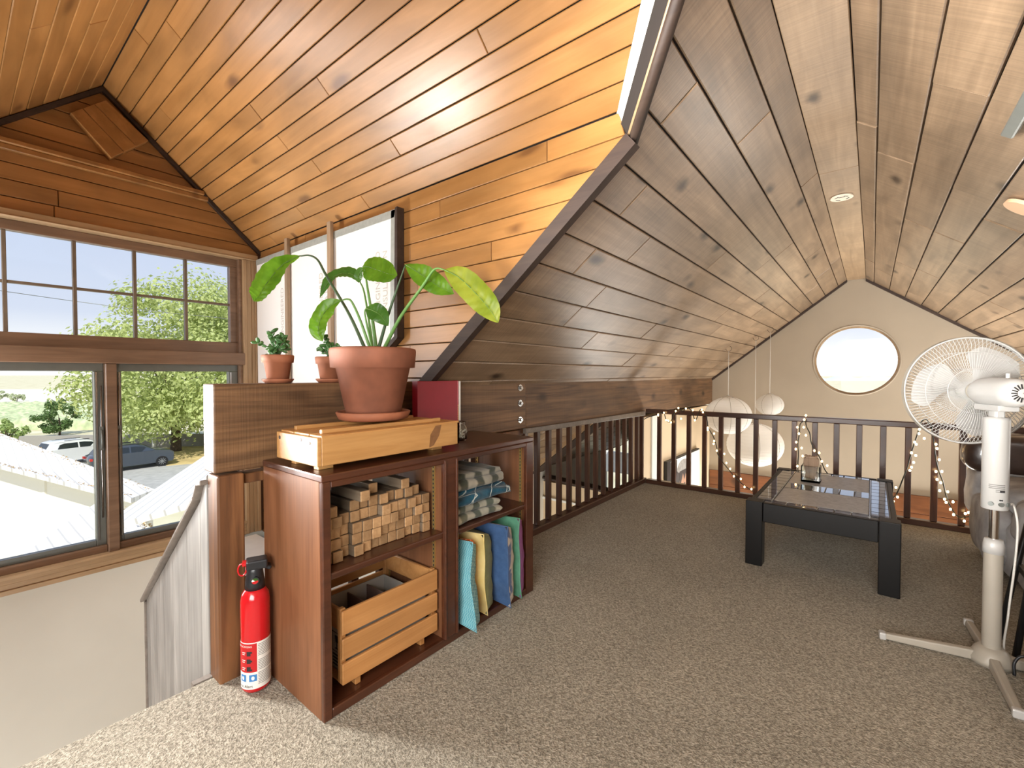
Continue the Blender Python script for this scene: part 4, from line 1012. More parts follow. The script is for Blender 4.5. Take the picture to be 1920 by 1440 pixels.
def leaf(mid, width, mat, parent, Nv=None, fold=.25, wav=.06, seed=0, wmax=.42):
    C = bez(mid, 8); n = len(C) - 1; Nv = V(Nv) if Nv is not None else VIEW; m = MB(); vs = []; cols = 9
    for i, p in enumerate(C):
        f = i / n; T = (C[min(i + 1, n)] - C[max(i - 1, 0)]).normalized(); S = T.cross(Nv).normalized(); Nn = S.cross(T).normalized()
        w = width / 2 * (sin(pi * min(1, f / wmax * .5)) if f < wmax else cos(pi / 2 * ((f - wmax) / (1 - wmax)) ** 1.35)) ** .8 if 0 < f < 1 else .0008
        w = max(w, .0008)
        for j in range(cols):
            a = j / (cols - 1) * 2 - 1
            rip = .0022 * sin(f * 60 + abs(a) * 5) * (1 - abs(a) * .3)
            vs.append(p + S * (a * w) + Nn * (fold * abs(a) * w - fold * .5 * w * a * a + wav * w * sin(f * 13 + a * 2.2 + seed) * abs(a) + rip * w / .03))
    m.add(vs, [(i * cols + j, i * cols + j + 1, (i + 1) * cols + j + 1, (i + 1) * cols + j) for i in range(n) for j in range(cols - 1)], True)
    o = m.build('leaf', mat, parent)
    MB().tube([c + Nv * .0012 for c in C], [.0026 * (1 - .8 * i / n) for i in range(n + 1)], 5).build('midrib', M['midrib'], o)
    return o
def stem(pts, r0, r1, parent, mat='petiole'):
    C = bez(pts, 6); MB().tube(C, [r0 + (r1 - r0) * i / (len(C) - 1) for i in range(len(C))], 7).build('stem', M[mat], parent)
D0 = 1.866
stem([at(688, 662, D0), at(655, 590, 1.90), at(612, 517, 1.95), at(596, 488, 1.97), at(580, 479, 1.97), at(563, 480, 1.97)], .0075, .003, pt, 'petiole_dark')
leaf([at(563, 480, 1.97), at(530, 497, 1.96), at(500, 532, 1.94), at(486, 555, 1.93), at(476, 565, 1.92)], .118, M['leaf'], pt, VIEW + V((0, 0, .35)), .5, .10, 1)
stem([at(699, 660, D0 + .02), at(690, 590, 1.93), at(682, 545, 1.97), at(674, 527, 1.98)], .0055, .0028, pt)
leaf([at(676, 529, 1.98), at(660, 515, 1.99), at(637, 514, 2.0), at(617, 528, 2.0), at(600, 558, 2.0)], .070, M['leaf_dark'], pt, VIEW + V((0, 0, .6)), .6, .08, 2)
stem([at(696, 660, D0 - .01), at(675, 600, 1.84), at(660, 567, 1.82), at(651, 561, 1.82), at(641, 563, 1.82)], .0065, .0026, pt)
leaf([at(640, 563, 1.82), at(618, 575, 1.82), at(602, 597, 1.81), at(597, 622, 1.80), at(605, 640, 1.80)], .076, M['leaf'], pt, VIEW, .45, .14, 3)
stem([at(706, 660, D0), at(697, 590, 1.87), at(689, 540, 1.88), at(684, 505, 1.90)], .0085, .0028, pt)
leaf([at(680, 500, 1.91), at(692, 501, 1.90), at(712, 508, 1.88), at(730, 514, 1.86), at(745, 516, 1.85)], .112, M['leaf'], pt, VIEW, .15, .08, 4, .36)
leaf([at(683, 503, 1.915), at(676, 510, 1.93), at(672, 520, 1.94), at(672, 530, 1.95)], .042, M['leaf_dark'], pt, VIEW, .3, .08, 9)
stem([at(700, 660, D0 - .03), at(688, 610, 1.80), at(684, 585, 1.80), at(688, 577, 1.80)], .005, .0022, pt)
leaf([at(686, 578, 1.80), at(700, 583, 1.79), at(714, 592, 1.78), at(728, 611, 1.77)], .075, M['leaf_dark'], pt, VIEW, .25, .1, 5)
stem([at(708, 660, D0 + .01), at(728, 590, 1.84), at(745, 540, 1.82), at(760, 497, 1.80)], .0075, .0026, pt, 'petiole_dark')
leaf([at(760, 496, 1.80), at(784, 511, 1.79), at(806, 526, 1.78), at(828, 540, 1.77), at(851, 551, 1.76)], .090, M['leaf'], pt, VIEW, .35, .08, 6)
stem([at(717, 660, D0 - .02), at(750, 596, 1.80), at(790, 540, 1.76), at(810, 510, 1.74), at(820, 503, 1.73), at(833, 506, 1.72)], .008, .0026, pt)
leaf([at(833, 506, 1.72), at(860, 520, 1.71), at(892, 550, 1.70), at(918, 580, 1.69), at(934, 605, 1.69)], .106, M['leaf_yellow'], pt, VIEW, .3, .06, 7)
stem([at(700, 660, D0), at(694, 610, 1.90), at(688, 590, 1.91)], .004, .002, pt)

# --- red book and small jar on the bookcase
rbk = thing('red_book', (-1.62, 1.45, HB), 'tall glossy red hardback album standing behind the pine box', 'book')
bm_ = MB(); bm_.box(-1.622, -1.619, 1.338, 1.590, HB + .001, 1.016); bm_.box(-1.655, -1.652, 1.338, 1.590, HB + .001, 1.016); bm_.build('cover', M['book_red'], rbk, bevel=.001)
MB().box(-1.656, -1.6175, 1.590, 1.598, HB + .001, 1.017).build('spine', M['book_spine'], rbk, bevel=.002)
MB().box(-1.6555, -1.6185, 1.3365, 1.3395, HB + .001, 1.016).build('slipcase_edge', M['book_red'], rbk)
MB().box(-1.651, -1.623, 1.341, 1.588, HB + .004, 1.011).build('page_block', M['paper'], rbk)
m = MB()
for k in range(9): m.box(-1.6176, -1.6170, 1.592, 1.5965, .80 + k * .011, .807 + k * .011)
m.build('gilt_marks', M['gold'], rbk)
pbk = MB().box(-1.655, -1.618, 1.600, 1.612, HB + .001, 1.014).build('thin_booklet', M['paper'], None, bevel=.001); tag(pbk, 'thin white booklet standing against the spine of the red album', 'booklet')
jr = thing('glass_jar', (-1.45, 1.455, HB), 'small clear glass jar with pale beads inside behind the pine box', 'jar')
jc = (-1.455, 1.45, HB)
MB().lathe([(.001, .001), (.024, .001), (.029, .006), (.030, .045), (.026, .062), (.019, .072), (.019, .078), (.022, .080), (.022, .087), (.019, .089), (.0165, .087), (.0165, .072), (.023, .060), (.0275, .044), (.0265, .008), (.001, .005)], jc, 32).build('jar_body', M['jar_glass'], jr)
m = MB(); r5 = random.Random(9)
for k in range(60):
    a, q = r5.uniform(0, 2 * pi), r5.uniform(0, .021); m.ball((jc[0] + q * cos(a), jc[1] + q * sin(a), HB + .01 + r5.uniform(0, .038)), .004, 6, 4)
m.build('beads', M['paper'], jr, kind='stuff')

# --- small jade plants on the beam
def jade(px, seed, label, br_, extra=()):
    r = random.Random(seed); c = V(px)
    sa = MB().lathe([(.001, 0), (.044, 0), (.054, .010), (.056, .015), (.052, .016), (.047, .009), (.001, .008)], c, 32).build('plant_saucer', M['terracotta'])
    tag(sa, 'small terracotta saucer under ' + label[1], 'saucer')
    t = thing('jade_plant', c + V((0, 0, .0085)), label[0], 'plant')
    q = c + V((0, 0, .0085)); h = .098
    MB().lathe([(.001, 0), (.037, 0), (.0475, h - .03), (.0545, h - .029), (.057, h - .003), (.053, h), (.050, h - .004), (.048, h - .015), (.001, h - .015)], q, 36).build('pot', M['terracotta'], t)
    MB().lathe([(.001, h - .012), (.049, h - .013)], q, 20).build('soil', M['soil'], t)
    st = MB(); lf_ = MB()
    for (dx, dy, dz, n) in br_:
        P = [q + V((0, 0, h - .013)), q + V((dx * .35, dy * .35, h + dz * .5)), q + V((dx, dy, h + dz))]
        Cc = bez(P, 6); st.tube(Cc, [.0035 - .0018 * i / (len(Cc) - 1) for i in range(len(Cc))], 5)
        for i in range(n):
            f = .35 + .65 * i / max(1, n - 1); p = Cc[int(f * (len(Cc) - 1))]
            for s in (0, 1):
                d = V((r.uniform(-1, 1), r.uniform(-1, 1), r.uniform(-.2, .9))).normalized(); L = r.uniform(.011, .017)
                a = d.orthogonal().normalized(); Mx = Matrix((d, a, d.cross(a))).transposed()
                lf_.grid(lambda u, v, p=p, d=d, L=L, Mx=Mx: p + d * (L * .9) + Mx @ V((-L * cos(pi * v), L * .62 * cos(2 * pi * u) * sin(pi * v), L * .22 * sin(2 * pi * u) * sin(pi * v))), 6, 5, True, True)
    st.build('stems', M['jade_stem'], t); lf_.build('leaves', M['jade'], t, kind='stuff')
Rr = V((cos(YAW), sin(YAW), 0)); Ff = V((-sin(YAW), cos(YAW), 0))
def br3(l): return [((Rr * a + Ff * b).x, (Rr * a + Ff * b).y, z, n) for a, b, z, n in l]
jade((-1.766, .785, 1.0155), 3, ('bushy jade plant in the small terracotta pot nearest the window', 'the jade plant nearest the window'),
     br3([(-.025, 0, .085, 7), (.02, .01, .065, 7), (.045, 0, .03, 5), (-.01, .03, .06, 5), (.03, -.02, .045, 5), (-.075, 0, .045, 5), (-.06, .01, -.015, 4), (.0, -.02, .05, 5)]))
jade((-1.766, .995, 1.0145), 8, ('small jade plant half hidden behind the largest pot', 'the jade plant behind the largest pot'),
     br3([(-.028, 0, .088, 7), (-.04, 0, .03, 5), (.0, .01, .05, 6), (.03, 0, .035, 6), (.015, -.02, .04, 5), (-.015, .02, .03, 5)]))

# --- fire extinguisher
fx = thing('fire_extinguisher', (-1.598, .628, 0), 'red fire extinguisher with black head standing between post and bookcase', 'fire extinguisher')
fc = V((-1.598, .628, 0)); FR = .0435
MB().lathe([(.001, .004), (.030, .004), (.039, .008), (FR, .018), (FR, .300), (.040, .322), (.030, .338), (.020, .345), (.001, .347)], fc, 48).build('cylinder', M['ext_red'], fx)
vd = -fc.normalized(); rd = V((cos(YAW), sin(YAW), 0)); rd = (rd - vd * rd.dot(vd)).normalized()
hb = MB()
hb.lathe([(.001, .338), (.030, .338), (.029, .36), (.024, .395), (.024, .42), (.001, .42)], fc, 24); hb.build('valve_head', M['black_plastic'], fx)
hc = fc + V((0, 0, .412)) + rd * .006
tp = MB().obox(hc + V((0, 0, .008)), rd, vd, (0, 0, 1), .062, .052, .030); tp.build('lever_cap', M['black_plastic'], fx, bevel=.005, seg=2)
MB().obox(fc + rd * .036 + V((0, 0, .405)), rd + V((0, 0, -.5)), vd, V((0, 0, 1)) + rd * .5, .026, .034, .012).build('nozzle', M['black_plastic'], fx, bevel=.003)
pin = fc - rd * .036 + V((0, 0, .405))
MB().tube([pin + rd * .012 * cos(2 * pi * i / 16) + V((0, 0, .020 * sin(2 * pi * i / 16))) for i in range(16)], .0028, 6, closed=True).build('pull_ring', M['ext_red'], fx)
MB().obox(fc - rd * .026 + V((0, 0, .425)), rd, vd, (0, 0, 1), .02, .03, .012).build('safety_tab', M['ext_red'], fx, bevel=.002)
gp = fc + vd * .030 + V((0, 0, .372)); gg = MB().cyl(gp - vd * .008, gp + vd * .003, .0125, n=24).build('gauge', M['black_plastic'], fx)
gz = gp + vd * .0035
for a0_, a1_, mt in ((.1, pi * .75, 'leaf_dark'), (pi * .75, pi * 1.05, 'label_white'), (pi * 1.05, 2 * pi + .1, 'label_red')):
    q = [gz] + [gz + (rd * cos(a0_ + (a1_ - a0_) * i / 10) + V((0, 0, 1)) * sin(a0_ + (a1_ - a0_) * i / 10)) * .0095 for i in range(11)]
    MB().add(q, [(0, i, i + 1) for i in range(1, 11)]).build('gauge_dial', M[mt], gg)
phi0 = atan2(vd.y, vd.x)
def onc(a, z, r=FR + .0006): return fc + V((r * cos(phi0 + a), r * sin(phi0 + a), z))
def patch(a0, a1, z0, z1, mat, name, r=FR + .0005, parent=fx):
    m = MB(); n = max(2, int(abs(a1 - a0) / .08)); m.grid(lambda u, v: onc(a0 + (a1 - a0) * u, z0 + (z1 - z0) * v, r), n, 1, True); return m.build(name, M[mat], parent)
lab = patch(radians(-100), radians(100), .022, .175, 'label_white', 'label')
patch(radians(-100), radians(4), .078, .172, 'label_red', 'instruction_panel', FR + .0009, lab)
ra = random.Random(4); m = MB()
for k in range(26):
    z = .168 - k * .0052
    if k in (8, 9, 17): continue
    a0 = .14; a1 = radians(78) - ra.uniform(0, .2)
    m.grid(lambda u, v: onc(a0 + (a1 - a0) * u, z - .0018 * v, FR + .0012), 8, 1, True)
m.build('fine_print', M['ink_grey'], lab)
def ctext(txt, size, a, z, mat, name):
    text_mb(txt, size, lambda x, y: onc(a + x / FR, z + y, FR + .0014)).build(name, M[mat], lab)
ctext('INSTRUCTIONS', .0088, radians(-96), .160, 'label_white', 'lettering')
ctext('First Alert', .013, radians(-84), .028, 'ink_dark', 'lettering')
for z, s in ((.140, 0), (.115, 1), (.090, 2)):
    m = MB(); a = radians(-28)
    m.grid(lambda u, v: onc(a + (u - .5) * .28, z + (v - .5) * .015, FR + .0013), 4, 1, True); m.grid(lambda u, v: onc(a + .16 + (u - .5) * .16, z + .004 - s * .004 + (v - .5) * .006, FR + .0013), 3, 1, True)
    m.build('pictogram', M['ink_dark'], lab)
    m = MB(); m.grid(lambda u, v: onc(a - .55 + u * .30, z + .003 + (v - .5) * .0025, FR + .0013), 4, 1, True); m.grid(lambda u, v: onc(a - .55 + u * .24, z - .003 + (v - .5) * .0025, FR + .0013), 4, 1, True); m.build('print_line', M['label_white'], lab)
for a in (radians(-55), radians(-12)):
    for da in (0,): 
        patch(a - .26, a + .26, .048, .070, 'ink_blue', 'blue_icon', FR + .0012, lab)
        MB().grid(lambda u, v: onc(a + .11 * cos(2 * pi * u) * v, .059 + .0065 * sin(2 * pi * u) * v, FR + .0016), 12, 1, True, True).build('icon_shape', M['label_white'], lab)

# ================================================================ LOFT FURNITURE
def onY(u, v, y):
    d = at(u, v, 1) - V((0, 0, CAMZ)); return V((0, 0, CAMZ)) + d * (y / d.y)
def onX(u, v, x):
    d = at(u, v, 1) - V((0, 0, CAMZ)); return V((0, 0, CAMZ)) + d * (x / d.x)
def onZ(u, v, z):
    d = at(u, v, 1) - V((0, 0, CAMZ)); return V((0, 0, CAMZ)) + d * ((z - CAMZ) / d.z)

# --- black coffee table with tiled top
TX0, TX1, TY0, TY1, TH = -.536, .118, 2.745, 3.87, .35
tb = thing('coffee_table', (-.21, 3.31, 0), 'low black wooden coffee table with glossy tile bands and grey stone panels on top', 'table')
for x in (TX0, TX1 - .082):
    for y in (TY0, TY1 - .082):
        MB().box(x, x + .082, y, y + .082, 0, TH + .003).build('leg', M['table_black'], tb, bevel=.004, seg=2)
for x in (TX0 + .012, TX1 - .034): MB().box(x, x + .022, TY0 + .083, TY1 - .083, .245, TH - .001).build('apron', M['table_black'], tb, bevel=.003)
for y in (TY0 + .008, TY1 - .036): MB().box(TX0 + .083, TX1 - .083, y, y + .028, .245, TH - .001).build('apron', M['table_black'], tb, bevel=.003)
MB().box(TX0 + .034, TX1 - .034, TY0 + .036, TY1 - .036, TH - .03, TH - .007).build('top_board', M['tile_grout'], tb)
def tiles(x0, x1, y0, y1, nx, ny, mat, name):
    g = .0025
    for i in range(nx):
        for j in range(ny):
            a, b = x0 + (x1 - x0) * i / nx + g, x0 + (x1 - x0) * (i + 1) / nx - g; c, d = y0 + (y1 - y0) * j / ny + g, y0 + (y1 - y0) * (j + 1) / ny - g
            o = MB().box(a, b, c, d, TH - .0068, TH - .001).build(name, M[mat], tb, bevel=.0015)
tiles(TX0 + .036, TX0 + .114, TY0 + .083, TY1 - .083, 1, 10, 'tile_black', 'gloss_tile')
tiles(TX1 - .114, TX1 - .038, TY0 + .083, TY1 - .083, 1, 10, 'tile_black', 'gloss_tile')
px0, px1 = TX0 + .118, TX1 - .118
tiles(px0, px1, TY0 + .038, TY0 + .108, 6, 1, 'tile_black', 'gloss_tile'); tiles(px0, px1, TY1 - .10, TY1 - .038, 6, 1, 'tile_black', 'gloss_tile')
tiles(px0, px1, 3.218, 3.372, 6, 1, 'tile_black', 'gloss_tile')
tiles(px0, px1, TY0 + .108, 3.218, 1, 1, 'stone_tile', 'stone_panel'); tiles(px0, px1, 3.372, TY1 - .10, 1, 1, 'stone_tile', 'stone_panel')
for x in (TX0 + .116, TX1 - .116): MB().box(x - .0018, x + .0018, TY0 + .083, TY1 - .083, TH - .0068, TH + .0002).build('metal_strip', M['steel'], tb)

# --- glass holder with a whittled wood piece
hx, hy = -.30, 3.50
gh = thing('candle_holder', (hx, hy, TH), 'small square glass holder with a carved piece of wood standing in it', 'candle holder')
m = MB(); s_ = .052; z0 = TH + .0005
for (a0, a1, b0, b1) in ((-s_, s_, -s_, -s_ + .008), (-s_, s_, s_ - .008, s_), (-s_, -s_ + .008, -s_ + .008, s_ - .008), (s_ - .008, s_, -s_ + .008, s_ - .008)): m.box(hx + a0, hx + a1, hy + b0, hy + b1, z0, z0 + .105)
m.box(hx - s_, hx + s_, hy - s_, hy + s_, z0, z0 + .014); m.build('glass_cube', M['jar_glass'], gh, bevel=.002)
m = MB(); rows = [(.020, .016, .016), (.024, .034, .018), (.060, .028, .018), (.075, .034, .02), (.118, .042, .02), (.150, .040, .02), (.152, .030, .018), (.165, .034, .016)]
vs = []
for z, a, b in rows: vs += [(hx - a, hy - b, z0 + z), (hx + a, hy - b, z0 + z), (hx + a, hy + b, z0 + z), (hx - a, hy + b, z0 + z)]
fs = [(3, 2, 1, 0)] + [(4 * k + i, 4 * k + (i + 1) % 4, 4 * k + 4 + (i + 1) % 4, 4 * k + 4 + i) for k in range(len(rows) - 1) for i in range(4)] + [(4 * len(rows) - 4, 4 * len(rows) - 3, 4 * len(rows) - 2, 4 * len(rows) - 1)]
m.add(vs, fs); wp = m.build('wood_piece', M['carving_wood'], gh, bevel=.002)
m = MB()
for a, z in ((-.030, .172), (.028, .170), (-.008, .169)): m.box(hx + a - .006, hx + a + .006, hy - .010, hy + .010, z0 + .162, z0 + z)
m.build('carved_tips', M['carving_wood'], wp)

# --- paper lanterns
def lantern(c, r, hook, label, flat=.93, ribs=14, meridians=8):
    c = V(c); t = thing('paper_lantern', (c.x, c.y, c.z - r * flat), label, 'lantern', 'paper lanterns over the stairwell void')
    m = MB(); prof = []; n = ribs * 4; th0 = .26
    for i in range(n + 1):
        a = th0 + (pi - 2 * th0) * i / n; k = 1 + .010 * abs(sin(pi * i / 4)) - .006
        prof.append((r * sin(a) * k, -r * flat * cos(a)))
    m.lathe(prof, c, 48); m.build('shade', M['lantern'], t)
    m = MB()
    for i in range(1, ribs):
        a = th0 + (pi - 2 * th0) * i / ribs; m.tube([c + V((r * .999 * sin(a) * cos(q), r * .999 * sin(a) * sin(q), -r * flat * cos(a))) for q in [2 * pi * j / 40 for j in range(40)]], r * .006, 4, closed=True)
    m.build('hoops', M['paper'], t)
    m = MB()
    for q in range(meridians):
        b = 2 * pi * q / meridians + .35; m.tube([c + V((r * .996 * sin(a) * cos(b), r * .996 * sin(a) * sin(b), -r * flat * cos(a))) for a in [th0 + (pi - 2 * th0) * j / 20 for j in range(21)]], r * .012, 4)
    m.build('seams', M['grey_plastic'], t)
    topz = c.z + r * flat * cos(th0)
    m = MB(); m.tube([(c.x - r * .25, c.y, topz), (c.x, c.y, topz + r * .10), (c.x + r * .25, c.y, topz)], .0025, 5); m.build('wire_frame', M['steel'], t)
    h = V(hook); MB().tube([(c.x, c.y, topz + r * .10), (h.x, h.y, h.z - .03)], .0035, 6).build('cord', M['cord_white'], t)
    MB().tube([h + V((.030 * cos(a), 0, -.005 + .030 * sin(a))) for a in [2 * pi * i / 20 for i in range(20)]], .002, 5, closed=True).build('hook_ring', M['black_metal'], t)
    return t
for u, v0, r_px, Y, lab, fl_ in ((1365, 779, 43, 5.45, 'large ribbed white paper lantern hanging nearest the beam', .86), (1415, 834, 51, 5.95, 'largest white paper lantern hanging lowest behind the railing', .84), (1443, 759, 25, 6.10, 'smallest white paper lantern hanging highest beside the gable wall', .84)):
    c = onY(u, v0, Y); f0 = V((-sin(YAW), cos(YAW), 0)); dep = (c - V((0, 0, CAMZ))).dot(f0)
    r_ = r_px * dep / 845 / 1.06
    lantern(c, r_, (c.x, c.y, ZL(c.x) - .018), lab, fl_, ribs=16 if r_px > 30 else 12)

# --- string lights
sl = thing('string_lights', (-.3, 4.14, .6), 'dark green string of small warm fairy lights draped over the far railing', 'string lights')
paths = [[(1208, 786), (1216, 782), (1234, 777), (1244, 773), (1250, 789), (1258, 790), (1264, 776), (1272, 768), (1281, 771), (1287, 764), (1297, 771), (1304, 788), (1313, 768), (1322, 776), (1326, 789), (1328, 802), (1338, 820), (1344, 840), (1346, 852), (1356, 868), (1366, 880), (1378, 895), (1390, 906), (1399, 913), (1411, 921)],
         [(1508, 788), (1500, 796), (1499, 812), (1496, 830), (1497, 850), (1496, 868), (1496, 884)], [(1510, 786), (1512, 800), (1518, 812), (1521, 830), (1529, 845), (1538, 860), (1546, 880), (1556, 893)],
         [(1726, 792), (1722, 808), (1716, 826), (1710, 845), (1705, 862), (1700, 880), (1692, 900), (1686, 915), (1680, 928), (1672, 936)], [(1746, 800), (1751, 830), (1756, 868), (1762, 888), (1768, 905), (1774, 930), (1782, 950), (1792, 965), (1802, 970), (1818, 968)], [(1726, 792), (1736, 786), (1746, 800)]]
for p in paths: MB().tube(bez([onY(u, v, 4.148) for u, v in p], 4), .0042, 5).build('wire', M['wire_dark'], sl)
bulbs = [(1234, 777), (1245, 774), (1253, 789), (1258, 792), (1249, 788), (1234, 779), (1267, 771), (1272, 765), (1277, 785), (1286, 766), (1299, 769), (1303, 788), (1316, 768), (1318, 773), (1327, 802), (1327, 806), (1339, 813), (1339, 827), (1338, 832), (1344, 845), (1358, 851), (1362, 868), (1369, 879), (1376, 893), (1389, 898), (1396, 913), (1409, 917), (1511, 779), (1508, 787), (1495, 801), (1507, 801), (1498, 813), (1511, 816), (1493, 829), (1503, 840), (1492, 842), (1505, 855), (1495, 874), (1536, 849), (1551, 873), (1541, 865), (1527, 845), (1724, 805), (1723, 813), (1733, 822), (1715, 829), (1718, 833), (1709, 849), (1717, 854), (1713, 867), (1709, 876), (1706, 882), (1680, 914), (1672, 936), (1683, 932), (1675, 940), (1755, 833), (1757, 841), (1761, 862), (1755, 884), (1766, 884), (1757, 899), (1764, 905), (1762, 920), (1777, 922), (1771, 936), (1774, 942), (1787, 941), (1782, 955), (1788, 965), (1810, 963), (1808, 977), (1816, 961)]
bp = None
for i, (u, v) in enumerate(bulbs):
    p = onY(u, v, 4.140)
    if bp is None:
        bp = MB().ball((0, 0, 0), .0068, 8, 6, (1, 1, 1.3)).build('bulb', M['bulb'], None, noshift=True); o = bp
    else: o = bp.copy(); COL.objects.link(o)
    o.parent = sl; o.location = p - V(sl.location)

# --- pedestal fan
fn_ = thing('pedestal_fan', (.352, 2.345, 0), 'tall off-white pedestal fan turned towards the far railing', 'fan')
bx, by = .352, 2.345
for e, tip in (((.055, 2.300), 1), ((.330, 2.630), 1), ((.365, 2.030), 1), ((.640, 2.385), 1)):
    d = (V((e[0], e[1], 0)) - V((bx, by, 0))).normalized(); L = (V((e[0], e[1], 0)) - V((bx, by, 0))).length; sd_ = V((0, 0, 1)).cross(d)
    p0 = V((bx, by, 0)) + d * .03; p1 = V((bx, by, 0)) + d * L
    P = []
    for p, w, zt_ in ((p0, .017, .040), (p1, .014, .026)): P.append([p - sd_ * w + V((0, 0, .004)), p + sd_ * w + V((0, 0, .004)), p + sd_ * w * .8 + V((0, 0, zt_)), p - sd_ * w * .8 + V((0, 0, zt_))])
    m = MB(); m.hexa([P[0][0], P[1][0], P[1][1], P[0][1], P[0][3], P[1][3], P[1][2], P[0][2]]); lg = m.build('leg', M['grey_plastic'], fn_, bevel=.005, seg=2)
    MB().obox(p1 + d * .008 + V((0, 0, .014)), d, sd_, (0, 0, 1), .022, .031, .028).build('foot_cap', M['white_plastic'], lg, bevel=.005, seg=2)
MB().lathe([(.001, .003), (.058, .003), (.060, .02), (.045, .050), (.033, .062), (.001, .062)], (bx, by, 0), 28).build('base_hub', M['grey_plastic'], fn_)
MB().cyl((bx, by, .055), (bx, by, .425), .0255, n=28).build('lower_pole', M['grey_plastic'], fn_)
MB().lathe([(.001, .405), (.0285, .405), (.0285, .432), (.027, .440), (.024, .455), (.001, .456)], (bx, by, 0), 28).build('collar', M['white_plastic'], fn_)
MB().cyl((bx, by, .45), (bx, by, .60), .0135, n=24).build('chrome_pole', M['chrome'], fn_)
hb = MB().lathe([(.001, .565), (.0335, .565), (.0355, .568), (.0355, .885), (.034, .895), (.001, .896)], (bx, by, 0), 32).build('control_column', M['white_plastic'], fn_)
vdir = -V((bx, by, 0)).normalized(); sdir = V((0, 0, 1)).cross(vdir)
ph = atan2(vdir.y, vdir.x)
def col_patch(a0, a1, z0, z1, mat, name, r=.0359):
    m = MB(); m.grid(lambda u, v: V((bx + r * cos(ph + a0 + (a1 - a0) * u), by + r * sin(ph + a0 + (a1 - a0) * u), z0 + (z1 - z0) * v)), 6, 1, True); return m.build(name, M[mat], hb)
for k in range(5): col_patch(-.45 + (.5 if k > 2 else 0), .75, .655 - k * .006, .6575 - k * .006, 'ink_grey', 'rating_print')
col_patch(.35, .75, .630, .637, 'ink_dark', 'rating_print')
for a in (-.25, .45, 1.1):
    p = V((bx + .0355 * cos(ph + a), by + .0355 * sin(ph + a), .588)); q = V((cos(ph + a), sin(ph + a), 0)); MB().cyl(p - q * .004, p + q * .004, .0075, n=16).build('knob', M['alu_grey'], hb, bevel=.002)
for a in (.38, .52): p = V((bx + .0355 * cos(ph + a), by + .0355 * sin(ph + a), .603)); q = V((cos(ph + a), sin(ph + a), 0)); MB().cyl(p - q * .002, p + q * .001, .0025, n=10).build('screw_hole', M['ink_dark'], hb)
fd = V((-.361, .9326, 0)).normalized(); fs2 = V((fd.y, -fd.x, 0)); UPV = V((0, 0, 1))
hc0 = V((bx, by, .985))
FM = Matrix((fs2, UPV, -fd)).transposed()       # local z points to the rear of the head
MB().obox((bx, by, .905), fs2, fd, UPV, .030, .040, .07).build('neck', M['white_plastic'], fn_, bevel=.006, seg=2)
MB().obox(hc0 - UPV * .056 + fd * .004, fs2, fd, UPV, .060, .125, .022).build('motor_cradle', M['white_plastic'], fn_, bevel=.004, seg=2)
mot = MB().lathe([(.001, -.092), (.030, -.092), (.042, -.084), (.050, -.066), (.052, -.03), (.050, .075), (.046, .105), (.034, .118), (.001, .120)], hc0, 36, mat=FM).build('motor_housing', M['white_plastic'], fn_)
m = MB()
for i in range(18):
    a = 2 * pi * i / 18; d = fs2 * cos(a) + UPV * sin(a); m.obox(hc0 - fd * .1175 + d * .023, d, d.cross(fd), fd, .016, .0035, .006)
m.build('vent_slots', M['ink_dark'], mot)
MB().cyl(hc0 - fd * .05 + UPV * .048, hc0 - fd * .05 + UPV * .066, .006, n=14).build('oscillation_knob', M['white_plastic'], mot, bevel=.002)
MB().lathe([(.001, .0), (.033, .0), (.036, .006), (.036, .022), (.001, .022)], hc0 + fd * .112, 28, mat=FM).build('grille_nut', M['grey_plastic'], fn_)
cc = hc0 + fd * .160; CR = .205
def cage(sign, depth, name, ring_r0=.030):
    m = MB(); n = 96
    for i in range(n):
        a = 2 * pi * i / n + (0.02 if sign > 0 else 0); d = fs2 * cos(a) + UPV * sin(a)
        tw = fs2 * -sin(a) + UPV * cos(a)
        pts = [cc + fd * (sign * (.004 + depth * (1 - (q / CR) ** 2.2) ** .6)) + d * q + tw * (.010 * sin(q / CR * pi)) for q in [ring_r0 + (CR - ring_r0) * k / 7 for k in range(8)]]
        m.tube(pts, .0011, 4, cap=False)
    for q in (ring_r0, .085, .150):
        m.tube([cc + fd * (sign * (.004 + depth * (1 - (q / CR) ** 2.2) ** .6)) + (fs2 * cos(a) + UPV * sin(a)) * q for a in [2 * pi * i / 64 for i in range(64)]], .0016, 5, closed=True)
    m.tube([cc + fd * (sign * .006) + (fs2 * cos(a) + UPV * sin(a)) * (CR + .001) for a in [2 * pi * i / 80 for i in range(80)]], .0035, 6, closed=True)
    return m.build(name, M['white_plastic'], fn_)
cage(-1, .045, 'rear_grille'); cage(1, .062, 'front_grille')
m = MB()
for i in range(80):
    pass
m.grid(lambda u, v: cc + fd * (-.009 + .018 * v) + (fs2 * cos(2 * pi * u) + UPV * sin(2 * pi * u)) * (CR + .0055), 80, 1, True, True); m.build('rim_band', M['grey_plastic'], fn_)
MB().lathe([(.001, -.028), (.026, -.026), (.034, -.012), (.034, .020), (.001, .020)], cc, 24, mat=FM).build('blade_hub', M['white_plastic'], fn_)
MB().lathe([(.001, -.0715), (.026, -.0715), (.030, -.064), (.030, -.060), (.001, -.060)], cc, 24, mat=FM).build('badge_disc', M['white_plastic'], fn_)
